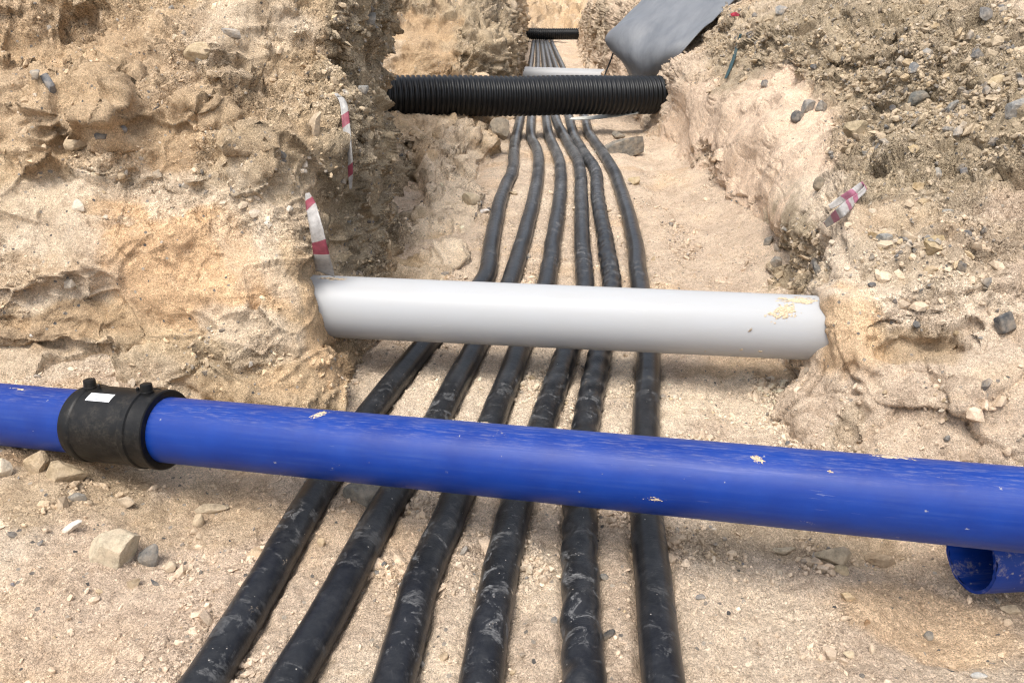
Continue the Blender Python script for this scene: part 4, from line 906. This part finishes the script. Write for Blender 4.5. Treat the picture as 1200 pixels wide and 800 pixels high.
# right bank
S(1174, 381, 24, 28, (0.075, 0.078, 0.082), 'dark square-cut stone on the pale slope at right edge', 8, 0.8, sink=0.15, boxy=True)
RB = 'stones set in the right gravel bank'
for a in [(936, 136, 20, 17, DARKS, 'dark stone in a pair above the pale slab'), (947, 127, 17, 22, (0.24, 0.23, 0.215), 'upright grey stone in a pair above the pale slab'), (964, 124, 22, 18, GREYS, 'flat grey stone right of the pair above the pale slab'),
          (960, 215, 20, 17, (0.19, 0.165, 0.125), 'brown-grey stone left of the folded tape'), (1092, 287, 32, 28, (0.34, 0.26, 0.145), 'large ochre stone in the middle of the right bank'), (1073, 292, 12, 16, (0.11, 0.11, 0.11), 'small dark stone left of the large ochre stone'),
          (1037, 280, 18, 15, (0.20, 0.20, 0.19), 'grey stone below the folded tape'), (1023, 278, 17, 13, (0.27, 0.19, 0.10), 'rust-brown stone below the folded tape'), (1131, 276, 16, 13, (0.10, 0.10, 0.105), 'dark stone right of the large ochre stone'),
          (1088, 61, 20, 16, (0.27, 0.265, 0.25), 'pale grey stone high on the right bank'), (1145, 63, 19, 16, (0.13, 0.135, 0.14), 'dark grey stone high on the right bank'), (1076, 113, 30, 18, (0.12, 0.12, 0.11), 'flat dark slab high on the right bank'),
          (1190, 126, 34, 32, (0.19, 0.19, 0.185), 'speckled grey boulder at the right picture edge'), (1116, 124, 22, 12, (0.19, 0.19, 0.18), 'grey stone left of the speckled boulder'), (1004, 156, 30, 26, (0.31, 0.25, 0.16), 'large tan cobble right of the pale slab'),
          (1045, 128, 10, 11, (0.07, 0.07, 0.075), 'small black stone right of the dark slab'), (955, 80, 11, 12, (0.09, 0.09, 0.09), 'small black stone near the top of the right bank'), (1073, 82, 16, 20, (0.16, 0.165, 0.17), 'blue-grey stone above the flat dark slab'),
          (1070, 173, 16, 12, (0.38, 0.29, 0.16), 'small ochre stone below the flat dark slab'), (1034, 184, 16, 14, (0.24, 0.225, 0.19), 'grey-tan stone right of the large tan cobble'), (986, 158, 10, 12, (0.12, 0.115, 0.10), 'dark chip left of the large tan cobble'),
          (1168, 96, 20, 16, (0.42, 0.33, 0.20), 'yellowish stone left above the speckled boulder'), (1100, 30, 18, 12, (0.34, 0.25, 0.14), 'ochre stone near the top edge of the right bank'), (1155, 18, 18, 16, (0.17, 0.165, 0.16), 'grey stone at the top right of the bank'),
          (1097, 205, 16, 18, (0.26, 0.26, 0.245), 'light grey stone below the ochre stone on the right bank'), (1130, 202, 12, 12, (0.13, 0.13, 0.135), 'dark stone halfway up the right bank'), (1077, 220, 16, 15, (0.36, 0.26, 0.14), 'ochre stone above the large ochre stone'),
          (1108, 250, 18, 12, (0.27, 0.265, 0.24), 'pale grey stone above the large ochre stone'), (897, 97, 12, 12, (0.14, 0.14, 0.14), 'dark stone at the foot of the teal strap'), (872, 92, 14, 9, (0.42, 0.33, 0.22), 'tan stone beside the foot of the teal strap'),
          (917, 12, 18, 14, (0.24, 0.24, 0.235), 'grey stone right of the grey sheet at the top edge'), (925, 57, 18, 18, (0.25, 0.23, 0.19), 'grey-tan stone right of the teal strap'), (900, 283, 14, 18, (0.15, 0.145, 0.13), 'dark stone in the shaded wall behind the pale pipe'),
          (912, 306, 16, 18, (0.22, 0.205, 0.18), 'grey stone in the shaded wall behind the pale pipe'), (957, 317, 9, 22, (0.10, 0.10, 0.095), 'long upright dark stone right above the pale pipe'), (1022, 335, 10, 10, (0.10, 0.10, 0.105), 'small dark pebble on the pale slope right of the pipe'),
          (1048, 352, 9, 6, (0.09, 0.09, 0.095), 'flat dark pebble on the pale slope right of the pipe'), (878, 40, 10, 8, (0.06, 0.06, 0.06), 'small black scrap of stone above the teal strap')]:
    S(*a, cut=7, depth=0.7, sink=0.62, group=RB, tilt=(NST[0]*37) % 60-30)
S(731, 172, 78, 30, (0.175, 0.165, 0.145), 'layered dark rock ledge right of the cables near the corrugated pipe', 9, 0.9, sink=0.5, tilt=14)
S(744, 213, 18, 13, (0.38, 0.30, 0.18), 'tan stone on the sand right of the cables', 6, 0.8)
S(724, 160, 18, 10, (0.20, 0.185, 0.16), 'small grey stone in front of the layered ledge', 6, 0.8)
S(583, 152, 26, 24, (0.27, 0.235, 0.185), 'pale grey broken stone left of the first cable under the corrugated pipe', 7, 0.8)
S(549, 236, 28, 18, (0.32, 0.27, 0.19), 'tan stone at the foot of the sandy shelf', 7, 0.8)
S(568, 249, 12, 7, (0.66, 0.63, 0.60), 'small white pebble beside the tan stone left of the cables', 5, 0.8)
S(603, 227, 11, 7, (0.33, 0.26, 0.17), 'small tan stone touching the first cable', 5, 0.8)
# left bank
LB = 'stones set in the left earth bank'
for a in [(238, 60, 46, 22, (0.45, 0.35, 0.22), 'large tan stone jutting from the upper left bank'), (233, 71, 16, 11, (0.24, 0.22, 0.19), 'grey stone under the large jutting tan stone'), (55, 98, 18, 30, (0.15, 0.16, 0.175), 'blue-grey stone in a hollow of the left bank'),
          (42, 86, 14, 17, (0.25, 0.24, 0.22), 'grey stone at the top of the hollow in the left bank'), (92, 241, 18, 18, (0.60, 0.54, 0.45), 'round white stone on the left bank'), (94, 168, 34, 24, (0.42, 0.33, 0.22), 'tan slab left of the middle of the left bank'),
          (118, 160, 13, 9, DARKS, 'small dark stone right of the tan slab'), (144, 152, 10, 10, (0.16, 0.16, 0.165), 'blue-grey pebble right of the tan slab'), (268, 38, 30, 13, (0.30, 0.29, 0.275), 'flat grey stone above the large jutting tan stone'),
          (314, 263, 12, 11, (0.64, 0.59, 0.52), 'white pebble above the pale pipe end'), (338, 246, 12, 10, (0.62, 0.57, 0.49), 'white pebble just left of the wider tape'), (298, 250, 14, 12, (0.58, 0.50, 0.41), 'cream pebble left of the white pebble above the pipe'),
          (301, 231, 10, 9, (0.6, 0.54, 0.46), 'small cream pebble higher on the left bank'), (356, 191, 12, 12, (0.64, 0.59, 0.52), 'white pebble between the two tapes on the corner'), (363, 183, 9, 9, (0.6, 0.56, 0.5), 'small white pebble touching the one between the two tapes'),
          (354, 201, 13, 6, (0.58, 0.52, 0.45), 'flat cream pebble between the two tapes'), (329, 181, 13, 11, (0.15, 0.15, 0.145), 'dark pebble left of the two tapes'), (182, 205, 14, 13, (0.52, 0.44, 0.34), 'cream stone in the middle of the left bank'),
          (140, 205, 14, 11, (0.44, 0.34, 0.22), 'small tan stone left of the cream stone'), (222, 214, 30, 12, (0.42, 0.40, 0.36), 'grey-white chalky lump in the left bank'), (434, 22, 14, 18, (0.22, 0.215, 0.20), 'grey stone on the shaded corner wall top'),
          (425, 105, 12, 14, (0.20, 0.20, 0.19), 'grey stone beside the upper tape'), (436, 185, 16, 8, (0.30, 0.25, 0.18), 'flat tan stone right of the upper tape'), (38, 393, 7, 7, (0.66, 0.64, 0.6), 'tiny white pebble at the hollow foot of the left bank'),
          (205, 45, 10, 9, (0.5, 0.42, 0.30), 'pale pebble left of the large jutting tan stone'), (370, 150, 18, 40, (0.42, 0.33, 0.23), 'tall smooth tan stone on the corner left of the upper tape'), (245, 385, 10, 9, (0.20, 0.19, 0.17), 'dark crumb on the sand below the ochre face'),
          (262, 238, 10, 9, (0.54, 0.46, 0.36), 'small cream chip above the ochre face')]:
    S(*a, cut=6, depth=0.7, sink=0.5, group=LB, tilt=(NST[0]*29) % 50-25)
